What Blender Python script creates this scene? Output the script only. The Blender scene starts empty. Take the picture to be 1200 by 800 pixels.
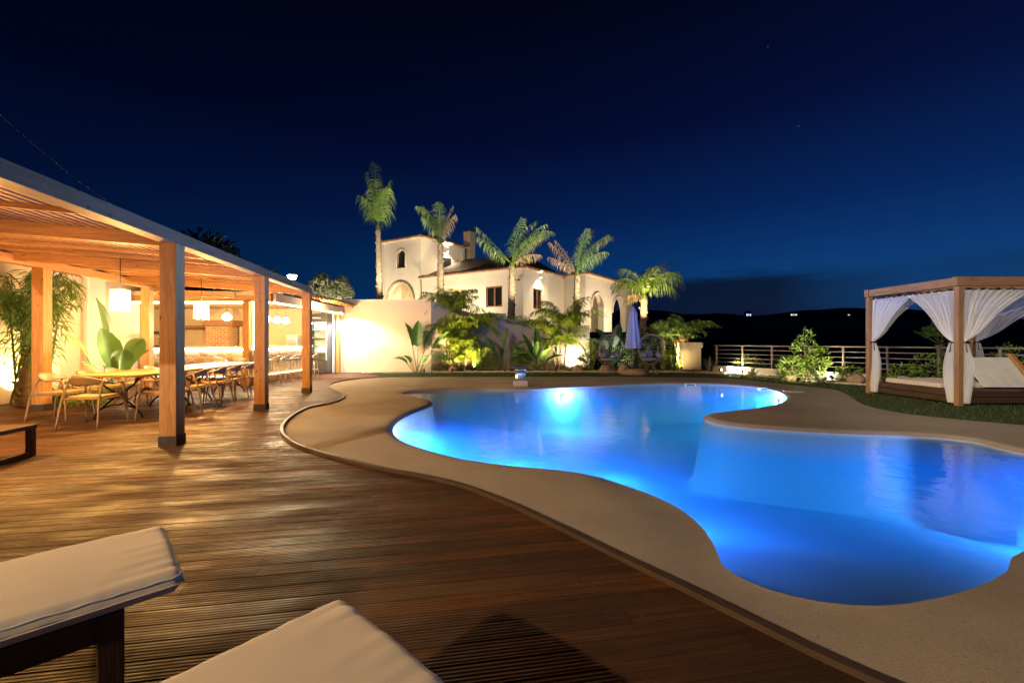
import bpy, bmesh, math, random
from mathutils import Vector, Matrix, noise
from mathutils.geometry import delaunay_2d_cdt

R = math.radians
PI = math.pi
rnd = random.Random(11)
scene = bpy.context.scene
COL = scene.collection
H = 1.3      # eye height in metres
FP = 500.0   # focal length in units of the 1200-wide photograph


def gp(px, py, z=0.0):
    """point of the horizontal plane at height z seen in the photo at px, py"""
    Y = (H - z) * FP / (py - 400.0)
    return Vector(((px - 600.0) * Y / FP, Y, z))


def wp(px, py, Y):
    """point at distance Y seen in the photo at px, py"""
    return Vector(((px - 600.0) * Y / FP, Y, H + (400.0 - py) * Y / FP))


# ------------------------------------------------------------------ objects
WM = {}


def tag(o, label=None, cat=None, group=None, kind=None):
    if label: o['label'] = label
    if cat: o['category'] = cat
    if group: o['group'] = group
    if kind: o['kind'] = kind
    return o


def thing(name, label, cat, loc=(0, 0, 0), rz=0.0, group=None):
    o = bpy.data.objects.new(name, None)
    o.empty_display_size = .2
    COL.objects.link(o)
    o.location = loc
    o.rotation_euler = (0, 0, rz)
    WM[o.name] = Matrix.Translation(Vector(loc)) @ Matrix.Rotation(rz, 4, 'Z')
    return tag(o, label, cat, group)


def copy_tree(o, parent=None):
    c = o.copy()
    COL.objects.link(c)
    if parent is not None:
        c.parent = parent
    for ch in [x for x in bpy.data.objects if x.parent == o]:
        copy_tree(ch, c)
    return c


def place(o, loc, rz=0.0):
    o.location = loc
    o.rotation_euler = (0, 0, rz)


class MB:
    def __init__(s):
        s.v, s.f, s.sm = [], [], []

    def add(s, vs, fs, smooth=False):
        b = len(s.v)
        s.v += [Vector(v) for v in vs]
        for f in fs:
            s.f.append(tuple(i + b for i in f))
            s.sm.append(smooth)
        return s

    def box(s, c, size, rot=None):
        hx, hy, hz = size[0] / 2, size[1] / 2, size[2] / 2
        vs = [Vector((x, y, z)) for z in (-hz, hz) for y in (-hy, hy) for x in (-hx, hx)]
        if rot is not None:
            if isinstance(rot, (int, float)):
                rot = Matrix.Rotation(rot, 3, 'Z')
            vs = [rot @ v for v in vs]
        c = Vector(c)
        return s.add([c + v for v in vs], [(0, 2, 3, 1), (4, 5, 7, 6), (0, 1, 5, 4), (2, 6, 7, 3), (0, 4, 6, 2), (1, 3, 7, 5)])

    def bar(s, p, q, w, h, up=(0, 0, 1)):
        p, q = Vector(p), Vector(q)
        d = (q - p)
        L = d.length
        d.normalize()
        side = d.cross(Vector(up))
        if side.length < 1e-4:
            side = Vector((1, 0, 0))
        side.normalize()
        u = side.cross(d).normalized()
        vs = []
        for a in (p, q):
            for sy, sz in ((-1, -1), (1, -1), (1, 1), (-1, 1)):
                vs.append(a + side * sy * w / 2 + u * sz * h / 2)
        return s.add(vs, [(0, 1, 2, 3), (7, 6, 5, 4), (0, 4, 5, 1), (1, 5, 6, 2), (2, 6, 7, 3), (3, 7, 4, 0)])

    def tube(s, pts, rad, n=8, cap=True, smooth=True):
        pts = [Vector(p) for p in pts]
        if isinstance(rad, (int, float)):
            rad = [rad] * len(pts)
        vs, fs = [], []
        prev = None
        for i, p in enumerate(pts):
            t = (pts[min(i + 1, len(pts) - 1)] - pts[max(i - 1, 0)])
            if t.length < 1e-9: t = Vector((0, 0, 1))
            t.normalize()
            if prev is None:
                a = t.orthogonal().normalized()
            else:
                a = (prev - t * prev.dot(t))
                a = a.normalized() if a.length > 1e-6 else t.orthogonal().normalized()
            prev = a
            b = t.cross(a)
            for k in range(n):
                an = 2 * PI * k / n
                vs.append(p + (a * math.cos(an) + b * math.sin(an)) * rad[i])
        for i in range(len(pts) - 1):
            for k in range(n):
                fs.append((i * n + k, i * n + (k + 1) % n, (i + 1) * n + (k + 1) % n, (i + 1) * n + k))
        if cap:
            fs.append(tuple(range(n - 1, -1, -1)))
            fs.append(tuple((len(pts) - 1) * n + k for k in range(n)))
        return s.add(vs, fs, smooth)

    def lathe(s, prof, n=16, c=(0, 0, 0), wob=None):
        c = Vector(c)
        vs, fs = [], []
        for r, z in prof:
            for k in range(n):
                a = 2 * PI * k / n
                rr = r * (wob(a, z) if wob else 1)
                vs.append(c + Vector((rr * math.cos(a), rr * math.sin(a), z)))
        for i in range(len(prof) - 1):
            for k in range(n):
                fs.append((i * n + k, i * n + (k + 1) % n, (i + 1) * n + (k + 1) % n, (i + 1) * n + k))
        return s.add(vs, fs, True)

    def grid(s, fn, nu, nv, smooth=True):
        vs = [fn(i / nu, j / nv) for j in range(nv + 1) for i in range(nu + 1)]
        fs = [(j * (nu + 1) + i, j * (nu + 1) + i + 1, (j + 1) * (nu + 1) + i + 1, (j + 1) * (nu + 1) + i)
              for j in range(nv) for i in range(nu)]
        return s.add(vs, fs, smooth)

    def build(s, name, mat, parent=None, bevel=0.0, solid=0.0, subsurf=0, weld=False):
        me = bpy.data.meshes.new(name)
        mi = Matrix.Identity(4)
        if parent is not None:
            mi = WM[parent.name].inverted()
        me.from_pydata([mi @ v for v in s.v], [], s.f)
        me.polygons.foreach_set('use_smooth', s.sm)
        me.materials.append(mat)
        me.update()
        if weld:
            bm = bmesh.new(); bm.from_mesh(me)
            bmesh.ops.remove_doubles(bm, verts=bm.verts, dist=1e-4)
            bm.to_mesh(me); bm.free()
        o = bpy.data.objects.new(name, me)
        COL.objects.link(o)
        if parent is not None:
            o.parent = parent
            WM[o.name] = WM[parent.name].copy()
        else:
            WM[o.name] = Matrix.Identity(4)
        if solid:
            m = o.modifiers.new('solid', 'SOLIDIFY'); m.thickness = solid; m.offset = 0
        if bevel:
            m = o.modifiers.new('bevel', 'BEVEL'); m.width = bevel; m.segments = 2; m.limit_method = 'ANGLE'
        if subsurf:
            m = o.modifiers.new('sub', 'SUBSURF'); m.levels = m.render_levels = subsurf
        return o


def lamp(name, kind, loc, power, col, parent, radius=.05, target=None, cone=None, blend=.5):
    l = bpy.data.lights.new(name, kind)
    l.energy = power
    l.color = col
    l.shadow_soft_size = radius
    if kind == 'SPOT':
        l.spot_size = R(cone or 90)
        l.spot_blend = blend
    o = bpy.data.objects.new(name, l)
    COL.objects.link(o)
    m = Matrix.Translation(Vector(loc))
    if target is not None:
        m = m @ (Vector(target) - Vector(loc)).to_track_quat('-Z', 'Y').to_matrix().to_4x4()
    if parent is not None:
        o.parent = parent
        m = WM[parent.name].inverted() @ m
    o.matrix_local = m
    return o


# ------------------------------------------------------------------ materials
def newmat(name):
    m = bpy.data.materials.new(name)
    m.use_nodes = True
    nt = m.node_tree
    nt.nodes.clear()
    out = nt.nodes.new('ShaderNodeOutputMaterial')
    return m, nt, out


def N(nt, t, **kw):
    n = nt.nodes.new(t)
    for k, v in kw.items():
        if k in n.inputs: n.inputs[k].default_value = v
        else: setattr(n, k, v)
    return n


def coords(nt, scale=(1, 1, 1), kind='Object'):
    tc = N(nt, 'ShaderNodeTexCoord')
    mp = N(nt, 'ShaderNodeMapping')
    mp.inputs['Scale'].default_value = scale
    nt.links.new(tc.outputs[kind], mp.inputs['Vector'])
    return mp.outputs['Vector']


def mixc(nt, a, b, fac):
    m = N(nt, 'ShaderNodeMix', data_type='RGBA')
    for i, v in ((6, a), (7, b)):
        if isinstance(v, tuple): m.inputs[i].default_value = (*v[:3], 1)
        else: nt.links.new(v, m.inputs[i])
    if isinstance(fac, (int, float)): m.inputs[0].default_value = fac
    else: nt.links.new(fac, m.inputs[0])
    return m.outputs[2]


def ramp(nt, fac, stops, interp='LINEAR'):
    r = N(nt, 'ShaderNodeValToRGB')
    r.color_ramp.interpolation = interp
    el = r.color_ramp.elements
    while len(el) < len(stops): el.new(.5)
    for e, (p, c) in zip(el, stops):
        e.position = p
        e.color = (*c, 1) if isinstance(c, tuple) else (c, c, c, 1)
    nt.links.new(fac, r.inputs['Fac'])
    return r.outputs['Color']


def math_n(nt, op, a, b=None, c=None):
    n = N(nt, 'ShaderNodeMath', operation=op)
    for i, v in enumerate((a, b, c)):
        if v is None: continue
        if isinstance(v, (int, float)): n.inputs[i].default_value = v
        else: nt.links.new(v, n.inputs[i])
    return n.outputs[0]


def mat(name, col, col2=None, rough=.6, metal=0.0, vscale=6.0, stretch=(1, 1, 1), bump=0.0, bscale=40.0,
        spec=.5, rvar=0.0, detail=6.0, sheen=0.0, bdist=.02):
    m, nt, out = newmat(name)
    p = N(nt, 'ShaderNodeBsdfPrincipled', Roughness=rough, Metallic=metal)
    p.inputs['Specular IOR Level'].default_value = spec
    if sheen: p.inputs['Sheen Weight'].default_value = sheen
    vec = coords(nt, stretch)
    n1 = N(nt, 'ShaderNodeTexNoise', Scale=vscale, Detail=detail, Roughness=.6)
    nt.links.new(vec, n1.inputs['Vector'])
    if col2 is None: col2 = tuple(c * .8 for c in col)
    f = ramp(nt, n1.outputs['Fac'], [(.3, 0.0), (.7, 1.0)])
    nt.links.new(mixc(nt, col, col2, f), p.inputs['Base Color'])
    if rvar:
        nt.links.new(math_n(nt, 'MULTIPLY_ADD', n1.outputs['Fac'], rvar, rough - rvar / 2), p.inputs['Roughness'])
    if bump:
        n2 = N(nt, 'ShaderNodeTexNoise', Scale=bscale, Detail=4.0)
        nt.links.new(vec, n2.inputs['Vector'])
        b = N(nt, 'ShaderNodeBump', Strength=bump, Distance=bdist)
        nt.links.new(n2.outputs['Fac'], b.inputs['Height'])
        nt.links.new(b.outputs['Normal'], p.inputs['Normal'])
    nt.links.new(p.outputs[0], out.inputs['Surface'])
    return m


def wood(name, c1, c2, axis, rough=.55, spec=.4):
    """sawn softwood: long grain along the axis, knots and cracks"""
    st = [9.0, 9.0, 9.0]
    st['xyz'.index(axis)] = .7
    m, nt, out = newmat(name)
    p = N(nt, 'ShaderNodeBsdfPrincipled', Roughness=rough)
    p.inputs['Specular IOR Level'].default_value = spec
    vec = coords(nt, tuple(st))
    n1 = N(nt, 'ShaderNodeTexNoise', Scale=3.0, Detail=8.0, Roughness=.65, Distortion=.6)
    nt.links.new(vec, n1.inputs['Vector'])
    n2 = N(nt, 'ShaderNodeTexNoise', Scale=14.0, Detail=4.0, Roughness=.6)
    nt.links.new(vec, n2.inputs['Vector'])
    f = math_n(nt, 'ADD', math_n(nt, 'MULTIPLY', n1.outputs['Fac'], .7), math_n(nt, 'MULTIPLY', n2.outputs['Fac'], .3))
    c = mixc(nt, c1, c2, ramp(nt, f, [(.38, 0.0), (.62, 1.0)]))
    kst = [5.0, 5.0, 5.0]
    kst['xyz'.index(axis)] = 2.2
    vo = N(nt, 'ShaderNodeTexVoronoi', Scale=1.9)
    nt.links.new(coords(nt, tuple(kst)), vo.inputs['Vector'])
    k = ramp(nt, vo.outputs['Distance'], [(.05, 1.0), (.13, 0.0)])
    c = mixc(nt, c, tuple(v * .3 for v in c2), k)
    nt.links.new(c, p.inputs['Base Color'])
    b = N(nt, 'ShaderNodeBump', Strength=.3, Distance=.01)
    nt.links.new(f, b.inputs['Height'])
    nt.links.new(b.outputs['Normal'], p.inputs['Normal'])
    nt.links.new(p.outputs[0], out.inputs['Surface'])
    return m


def leafmat(name, c1, c2, trans=.35, rough=.45):
    m, nt, out = newmat(name)
    g = N(nt, 'ShaderNodeNewGeometry')
    n1 = N(nt, 'ShaderNodeTexNoise', Scale=1.6, Detail=3.0)
    nt.links.new(coords(nt), n1.inputs['Vector'])
    f = math_n(nt, 'ADD', math_n(nt, 'MULTIPLY', g.outputs['Random Per Island'], .5),
               math_n(nt, 'MULTIPLY', ramp(nt, n1.outputs['Fac'], [(.35, 0.0), (.65, 1.0)]), .5))
    c = mixc(nt, c1, c2, f)
    p = N(nt, 'ShaderNodeBsdfPrincipled', Roughness=rough)
    nt.links.new(c, p.inputs['Base Color'])
    t = N(nt, 'ShaderNodeBsdfTranslucent')
    nt.links.new(c, t.inputs['Color'])
    mx = N(nt, 'ShaderNodeMixShader', Fac=trans)
    nt.links.new(p.outputs[0], mx.inputs[1])
    nt.links.new(t.outputs[0], mx.inputs[2])
    nt.links.new(mx.outputs[0], out.inputs['Surface'])
    return m


def glow(name, col, strength):
    m, nt, out = newmat(name)
    e = N(nt, 'ShaderNodeEmission', Color=(*col, 1), Strength=strength)
    nt.links.new(e.outputs[0], out.inputs['Surface'])
    return m


def sheer(name, col, alpha=.6):
    m, nt, out = newmat(name)
    d = N(nt, 'ShaderNodeBsdfDiffuse', Color=(*col, 1))
    t = N(nt, 'ShaderNodeBsdfTranslucent', Color=(*col, 1))
    a = N(nt, 'ShaderNodeMixShader', Fac=.45)
    nt.links.new(d.outputs[0], a.inputs[1]); nt.links.new(t.outputs[0], a.inputs[2])
    tr = N(nt, 'ShaderNodeBsdfTransparent')
    lw = N(nt, 'ShaderNodeLayerWeight', Blend=.5)
    fac = math_n(nt, 'MULTIPLY_ADD', lw.outputs['Facing'], .5, alpha)
    cl = N(nt, 'ShaderNodeClamp'); nt.links.new(fac, cl.inputs[0])
    mx = N(nt, 'ShaderNodeMixShader')
    nt.links.new(cl.outputs[0], mx.inputs[0])
    nt.links.new(tr.outputs[0], mx.inputs[1]); nt.links.new(a.outputs[0], mx.inputs[2])
    nt.links.new(mx.outputs[0], out.inputs['Surface'])
    return m


def glassmat(name, tint=(.9, .95, .95)):
    m, nt, out = newmat(name)
    fr = N(nt, 'ShaderNodeFresnel', IOR=1.45)
    t = N(nt, 'ShaderNodeBsdfTransparent', Color=(*tint, 1))
    g = N(nt, 'ShaderNodeBsdfGlossy', Roughness=.02)
    mx = N(nt, 'ShaderNodeMixShader')
    nt.links.new(fr.outputs[0], mx.inputs[0]); nt.links.new(t.outputs[0], mx.inputs[1]); nt.links.new(g.outputs[0], mx.inputs[2])
    nt.links.new(mx.outputs[0], out.inputs['Surface'])
    return m


PINE1, PINE2 = (.48, .25, .085), (.30, .145, .045)
M_px = wood('pine x', PINE1, PINE2, 'x')
M_py = wood('pine y', PINE1, PINE2, 'y')
M_pz = wood('pine z', PINE1, PINE2, 'z')
M_oak = wood('table oak', (.42, .25, .11), (.30, .16, .07), 'y', .4)
M_dark = wood('dark teak', (.075, .038, .02), (.035, .017, .01), 'y', .5)
M_darkz = wood('dark teak legs', (.075, .038, .02), (.035, .017, .01), 'z', .5)
M_gray = mat('shoe grey', (.06, .05, .045), rough=.5, metal=.4)
M_chair = mat('chair taupe', (.27, .20, .145), (.22, .16, .115), rough=.45, vscale=9)
M_chairback = mat('chair shell mauve', (.26, .19, .22), (.2, .15, .18), rough=.45)
M_seat = mat('woven seat', (.42, .28, .13), (.33, .2, .09), rough=.7, bump=.4, bscale=180)
M_iron = mat('black iron', (.015, .013, .012), rough=.45, metal=.5)
M_whitetop = mat('white table top', (.72, .68, .62), (.66, .62, .56), rough=.25)
M_stucco = mat('cream stucco', (.66, .53, .38), (.60, .47, .33), rough=.9, vscale=.9, bump=.35, bscale=60, spec=.2)
M_stucco_w = mat('white stucco', (.68, .61, .51), (.62, .55, .46), rough=.9, vscale=1.1, bump=.35, bscale=70, spec=.2)
M_greywall = mat('grey rendered wall', (.37, .33, .31), (.29, .26, .245), rough=.9, vscale=1.2, bump=.35, bscale=50, spec=.2)
M_plaster = mat('kitchen plaster', (.55, .42, .26), (.48, .36, .22), rough=.85, vscale=1.5, bump=.2, bscale=30, spec=.2)
M_tile = mat('roof tile', (.30, .14, .075), (.20, .09, .05), rough=.8, vscale=3, bump=.3, bscale=20)
M_rooftop = mat('dark roof tile', (.055, .035, .028), (.035, .022, .018), rough=.85, vscale=2, bump=.4, bscale=14)
M_steel = mat('brushed steel', (.55, .55, .56), rough=.3, metal=1.0, vscale=3, stretch=(1, 1, 20))
M_black = mat('black plastic', (.012, .012, .013), rough=.4)
M_white = mat('white paint', (.75, .73, .70), rough=.4)
M_rail = mat('rail timber', (.19, .14, .105), (.14, .10, .075), rough=.6)
M_railmetal = mat('rail bars grey', (.11, .10, .095), rough=.4, metal=.6)
M_stone = mat('garden rock', (.36, .25, .16), (.24, .16, .10), rough=.9, vscale=4, bump=.6, bscale=9)
M_soil = mat('soil', (.06, .04, .028), (.035, .024, .017), rough=1, vscale=8, bump=.8, bscale=20)
M_pebble = mat('pebble kerb', (.55, .48, .38), (.38, .32, .25), rough=.8, vscale=18, bump=.8, bscale=30)
M_turf = mat('turf base', (.034, .058, .012), (.022, .040, .009), rough=.95, vscale=10, bump=.8, bscale=90)
M_blade = leafmat('turf blades', (.034, .062, .011), (.055, .085, .015), .3, .6)
M_trunk = mat('palm trunk', (.22, .165, .12), (.085, .062, .042), rough=.95, vscale=5, stretch=(1, 1, 3), bump=.8, bscale=9)
M_trunkd = mat('brown trunk', (.15, .10, .06), (.09, .06, .035), rough=.95, vscale=6, bump=.9, bscale=12)
M_palm = leafmat('palm green', (.08, .17, .025), (.17, .23, .05))
M_palmdry = leafmat('dry frond', (.32, .24, .13), (.22, .16, .08))
M_palmyel = leafmat('areca yellow green', (.15, .25, .02), (.28, .32, .04), .45)
M_strel = leafmat('paddle leaf', (.06, .15, .035), (.12, .22, .05), .3, .35)
M_strelblue = leafmat('blue green leaf', (.03, .07, .05), (.05, .095, .06), .25, .35)
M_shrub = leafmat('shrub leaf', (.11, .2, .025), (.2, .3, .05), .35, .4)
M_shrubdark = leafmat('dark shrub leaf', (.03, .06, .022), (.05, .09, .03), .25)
M_agave = leafmat('pale spiky leaf', (.16, .20, .10), (.28, .29, .18), .2)
M_olive = leafmat('olive leaf', (.10, .12, .06), (.16, .17, .10), .25)
M_red = leafmat('reddish dry leaf', (.20, .10, .06), (.28, .17, .09), .3)
M_cushion = mat('cushion canvas', (.60, .50, .395), (.56, .46, .36), rough=.8, vscale=2.5, bump=.12, bscale=350, sheen=.15, bdist=.004)
M_piping = mat('white piping', (.72, .68, .62), rough=.7)
M_curtain = sheer('sheer white curtain', (.96, .95, .94), .45)
M_umbtint = mat('pool tinted canvas', (.32, .36, .62), (.26, .30, .55), rough=.8, vscale=6)  # blue of the pool light put into the canvas colour
M_rattan = mat('pale rattan', (.25, .205, .16), (.18, .145, .11), rough=.6)
M_greycush = mat('pool tinted grey cushion', (.19, .17, .2), (.15, .135, .165), rough=.85, bump=.2, bscale=120)  # grey fabric, lilac tint of the pool light put into its colour
M_glass = glassmat('clear glass')
M_pane = mat('dark window pane', (.012, .012, .014), rough=.08)
M_frame = wood('window timber', (.22, .10, .04), (.15, .065, .028), 'z', .45)
M_led = glow('warm led strip', (1.0, .76, .42), 18.0)
M_ledw = glow('white led strip', (1.0, .86, .64), 80.0)
M_shade = glow('lit pendant shade', (1.0, .66, .25), 4.5)
M_globe = glow('lit opal globe', (1.0, .86, .6), 5.0)
M_spotglow = glow('lit spot lens', (1.0, .86, .5), 30.0)
M_poolglow = glow('lit pool lens', (.35, .75, 1.0), 20.0)
M_streetglow = glow('lit street lamp lens', (.85, .95, 1.0), 40.0)
M_bulbw = glow('lit wall lamp lens', (1.0, .88, .65), 25.0)

# ------------------------------------------------------------------ pergola frame of reference
TH = R(9.67)
PO = Vector((-4.30, 5.40, 0))
PM = Matrix.Translation(PO) @ Matrix.Rotation(TH, 4, 'Z')
PMI = PM.inverted()


def pw(x, y, z=0.0):
    return PM @ Vector((x, y, z))


# ------------------------------------------------------------------ outlines
def catmull(pts, closed=True, step=.12):
    P = [Vector((p[0], p[1])) for p in pts]
    n = len(P)
    out = []
    rng = range(n) if closed else range(n - 1)
    for i in rng:
        p0 = P[(i - 1) % n] if closed or i > 0 else P[0]
        p1, p2 = P[i], P[(i + 1) % n]
        p3 = P[(i + 2) % n] if closed or i + 2 < n else P[-1]
        k = max(2, int((p2 - p1).length / step))
        for j in range(k):
            t = j / k
            out.append(.5 * ((2 * p1) + (p2 - p0) * t + (2 * p0 - 5 * p1 + 4 * p2 - p3) * t * t + (3 * p1 - p0 - 3 * p2 + p3) * t ** 3))
    if not closed: out.append(P[-1].copy())
    return out


def G2(px, py): return gp(px, py).to_2d()


pool_px = [(483, 456.6), (530, 455), (600, 455), (650, 453.2), (700, 450.8), (760, 448.4), (820, 448.2), (870, 450.5), (905, 455),
           (922, 462.5), (914, 470), (888, 476), (850, 480.5), (828, 483.5), (826, 488), (842, 493.5), (880, 498), (940, 502),
           (1000, 505), (1080, 508), (1140, 513.5), (1200, 527)]
pool_ctrl = [G2(*p) for p in pool_px] + [Vector(p) for p in ((6.75, 4.55), (6.7, 3.9), (5.7, 3.35), (4.4, 3.03))]
pool_ctrl += [G2(*p) for p in [(1200, 637), (1180, 660), (1140, 679), (1090, 692), (1030, 699), (960, 694), (900, 680), (864, 665),
                               (846, 652), (840, 637), (826, 614), (800, 591), (765, 574), (720, 558.5), (690, 551), (640, 545.5), (590, 541),
                               (540, 533.5), (500, 523), (470, 512), (460.5, 502), (466, 491.5), (480, 483.5), (495, 477.5), (506, 472.5),
                               (504, 467.5), (492, 464), (474, 461), (472, 458.5)]]
POOL = catmull(pool_ctrl, True, .14)

edge_px = [(450, 442.2), (428, 443.2), (405, 446), (390, 449), (385, 452.5), (389, 456), (399, 460), (403, 463), (402, 466.5), (393, 471), (378, 474.5),
           (361, 478), (350, 483), (341, 488.5), (333, 496), (330, 503), (332, 510), (345, 520), (368, 529), (396, 537), (447, 550), (497, 559.5),
           (542, 570.5), (589, 588), (628, 606), (668, 625), (720, 651), (800, 690), (900, 740), (1020, 797)]
edge_ctrl = [G2(*p) for p in edge_px] + [Vector((1.75, 1.3)), Vector((2.3, .75)), Vector((3.0, 0.0)), Vector((3.9, -1.2)), Vector((5.5, -4.0)), Vector((7, -9))]
EDGE = catmull(edge_ctrl, False, .12)


def inside(poly, p):
    x, y = p[0], p[1]
    c = False
    j = len(poly) - 1
    for i in range(len(poly)):
        a, b = poly[i], poly[j]
        if (a[1] > y) != (b[1] > y) and x < (b[0] - a[0]) * (y - a[1]) / (b[1] - a[1]) + a[0]:
            c = not c
        j = i
    return c


def dist_poly(poly, p):
    best = 1e9
    px, py = p[0], p[1]
    n = len(poly)
    for i in range(n):
        a, b = poly[i], poly[(i + 1) % n]
        dx, dy = b[0] - a[0], b[1] - a[1]
        L = dx * dx + dy * dy
        t = 0 if L < 1e-12 else max(0, min(1, ((px - a[0]) * dx + (py - a[1]) * dy) / L))
        d = (a[0] + t * dx - px) ** 2 + (a[1] + t * dy - py) ** 2
        if d < best: best = d
    return math.sqrt(best)


def sheet(name, outer, holes, zfn, m, extra=(), kind='structure', skirt=0.0, smooth=True, parent=None):
    """one triangulated sheet over a polygon with holes"""
    pts = [Vector((p[0], p[1])) for p in outer]
    edges = [(i, (i + 1) % len(outer)) for i in range(len(outer))]
    for h in holes:
        b = len(pts)
        pts += [Vector((p[0], p[1])) for p in h]
        edges += [(b + i, b + (i + 1) % len(h)) for i in range(len(h))]
    pts += [Vector((p[0], p[1])) for p in extra]
    vo, eo, fo, *_ = delaunay_2d_cdt(pts, edges, [], 0, 1e-5)
    fs = []
    for f in fo:
        c = sum((vo[i] for i in f), Vector((0, 0))) / len(f)
        if inside(outer, c) and not any(inside(h, c) for h in holes):
            fs.append(f)
    mb = MB()
    mb.add([(v.x, v.y, zfn(v.x, v.y)) for v in vo], fs, smooth)
    if skirt:
        n = len(outer)
        vs = [(p[0], p[1], zfn(p[0], p[1])) for p in outer] + [(p[0], p[1], zfn(p[0], p[1]) - skirt) for p in outer]
        mb.add(vs, [(i, (i + 1) % n, n + (i + 1) % n, n + i) for i in range(n)])
    o = mb.build(name, m, parent)
    bm = bmesh.new(); bm.from_mesh(o.data)
    bmesh.ops.delete(bm, geom=[v for v in bm.verts if not v.link_faces], context='VERTS')
    bm.to_mesh(o.data); bm.free()
    if kind: tag(o, kind=kind)
    return o


def sstep(a, b, x):
    t = max(0, min(1, (x - a) / (b - a)))
    return t * t * (3 - 2 * t)


def offset_poly(poly, d):
    """offset along the normals, positive = outwards"""
    n = len(poly)
    area = sum(poly[i][0] * poly[(i + 1) % n][1] - poly[(i + 1) % n][0] * poly[i][1] for i in range(n))
    sg = 1 if area > 0 else -1
    out = []
    for i in range(n):
        t = (poly[(i + 1) % n] - poly[i - 1]).normalized()
        out.append(poly[i] + Vector((t.y, -t.x)) * sg * d)
    return out


# ------------------------------------------------------------------ setting: ground, terrace, deck, pool
LAWN_EDGE_PX = [(450, 442.2), (500, 441.6), (600, 441.4), (700, 441.2), (800, 442), (860, 444), (919, 450), (975, 456), (996, 464),
                (1010, 473), (1045, 482), (1115, 490.5), (1200, 498)]
lawn_edge = catmull([G2(*p) for p in LAWN_EDGE_PX] + [Vector((8.6, 5.85)), Vector((10.5, 5.0)), Vector((13.5, 4.2))], False, .25)
terrace_outer = EDGE[::-1] + lawn_edge[1:] + [Vector((13.5, -9))]

BEACH = [(Vector((1.9, 2.0)), 2.2), (Vector((3.4, 2.5)), 2.0), (Vector((-4.1, 11.2)), 1.1)]


def beachness(x, y):
    p = Vector((x, y))
    return max(sstep(r, r * .45, (p - c).length) if False else 1 - sstep(r * .6, r * 1.25, (p - c).length) for c, r in BEACH)


def z_terrace(x, y):
    if not (-6 < x < 9 and 1 < y < 16): return 0.0
    d = dist_poly(POOL, (x, y))
    w = .10 + .45 * beachness(x, y)
    return -.045 * (1 - sstep(0, w, d)) if d < w else 0.0


m, nt, out = newmat('pool terrace concrete')
p = N(nt, 'ShaderNodeBsdfPrincipled', Roughness=.8)
p.inputs['Specular IOR Level'].default_value = .3
v = coords(nt)
n1 = N(nt, 'ShaderNodeTexNoise', Scale=.7, Detail=9.0, Roughness=.72); nt.links.new(v, n1.inputs['Vector'])
n2 = N(nt, 'ShaderNodeTexNoise', Scale=110.0, Detail=4.0); nt.links.new(v, n2.inputs['Vector'])
c = mixc(nt, (.43, .365, .30), (.31, .26, .21), ramp(nt, n1.outputs['Fac'], [(.35, 0.0), (.68, 1.0)]))
c = mixc(nt, c, (.22, .165, .12), ramp(nt, n2.outputs['Fac'], [(.52, 0.0), (.72, .75)]))
c = mixc(nt, c, (.52, .43, .33), ramp(nt, n2.outputs['Fac'], [(.28, .7), (.42, 0.0)]))
nt.links.new(c, p.inputs['Base Color'])
b = N(nt, 'ShaderNodeBump', Strength=.5, Distance=.006); nt.links.new(n2.outputs['Fac'], b.inputs['Height'])
nt.links.new(b.outputs['Normal'], p.inputs['Normal'])
nt.links.new(p.outputs[0], out.inputs['Surface'])
M_conc = m

ext = []
for d in (.03, .07, .12, .25, .5):
    ext += [q for q in offset_poly(POOL, d)]
ext = [q for q in ext if dist_poly(terrace_outer, q) > .06 and inside(terrace_outer, q) and not inside(POOL, q)]
sheet('pool_terrace', terrace_outer, [POOL], z_terrace, M_conc, ext, skirt=.06)

# pool basin
WL = -.065


def depth(x, y):
    d = dist_poly(POOL, (x, y))
    D = min(1.2, .06 + .23 * max(0.0, math.hypot(x - 2.2, y - 2.0) - .2), .05 + .25 * math.hypot(x + 4.3, y - 11.2))
    return -.045 - min(D, d * 6.0)


m, nt, out = newmat('pool lining')
p = N(nt, 'ShaderNodeBsdfPrincipled', Roughness=.7)
v = coords(nt)
tc_ = N(nt, 'ShaderNodeTexCoord')
n1 = N(nt, 'ShaderNodeTexNoise', Scale=.6, Detail=6.0); nt.links.new(v, n1.inputs['Vector'])
n2 = N(nt, 'ShaderNodeTexNoise', Scale=60.0, Detail=3.0); nt.links.new(v, n2.inputs['Vector'])
c = mixc(nt, (.04, .32, .80), (.035, .28, .74), ramp(nt, n1.outputs['Fac'], [(.35, 0.0), (.65, 1.0)]))
sz = N(nt, 'ShaderNodeSeparateXYZ'); nt.links.new(tc_.outputs['Object'], sz.inputs[0])
wob = math_n(nt, 'MULTIPLY_ADD', n1.outputs['Fac'], .10, -.05)
c = mixc(nt, c, (.30, .30, .31), ramp(nt, math_n(nt, 'ADD', math_n(nt, 'MULTIPLY', sz.outputs['Z'], -1.0), wob), [(.12, 1.0), (.48, 0.0)]))
c = mixc(nt, c, (.04, .24, .5), ramp(nt, n2.outputs['Fac'], [(.55, 0.0), (.75, .35)]))
nt.links.new(c, p.inputs['Base Color'])
nt.links.new(p.outputs[0], out.inputs['Surface'])
M_lining = m
ext = []
for d in (-.04, -.1, -.18, -.3, -.5):
    ext += offset_poly(POOL, d)
xs = [q.x for q in POOL]; ys = [q.y for q in POOL]
x = min(xs)
while x < max(xs):
    y = min(ys)
    while y < max(ys):
        q = Vector((x + rnd.uniform(-.02, .02), y))
        if inside(POOL, q) and dist_poly(POOL, q) > .55: ext.append(q)
        y += .3
    x += .3
ext = [q for q in ext if inside(POOL, q) and dist_poly(POOL, q) > .03]
sheet('pool_basin', POOL, [], depth, M_lining, ext)

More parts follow.
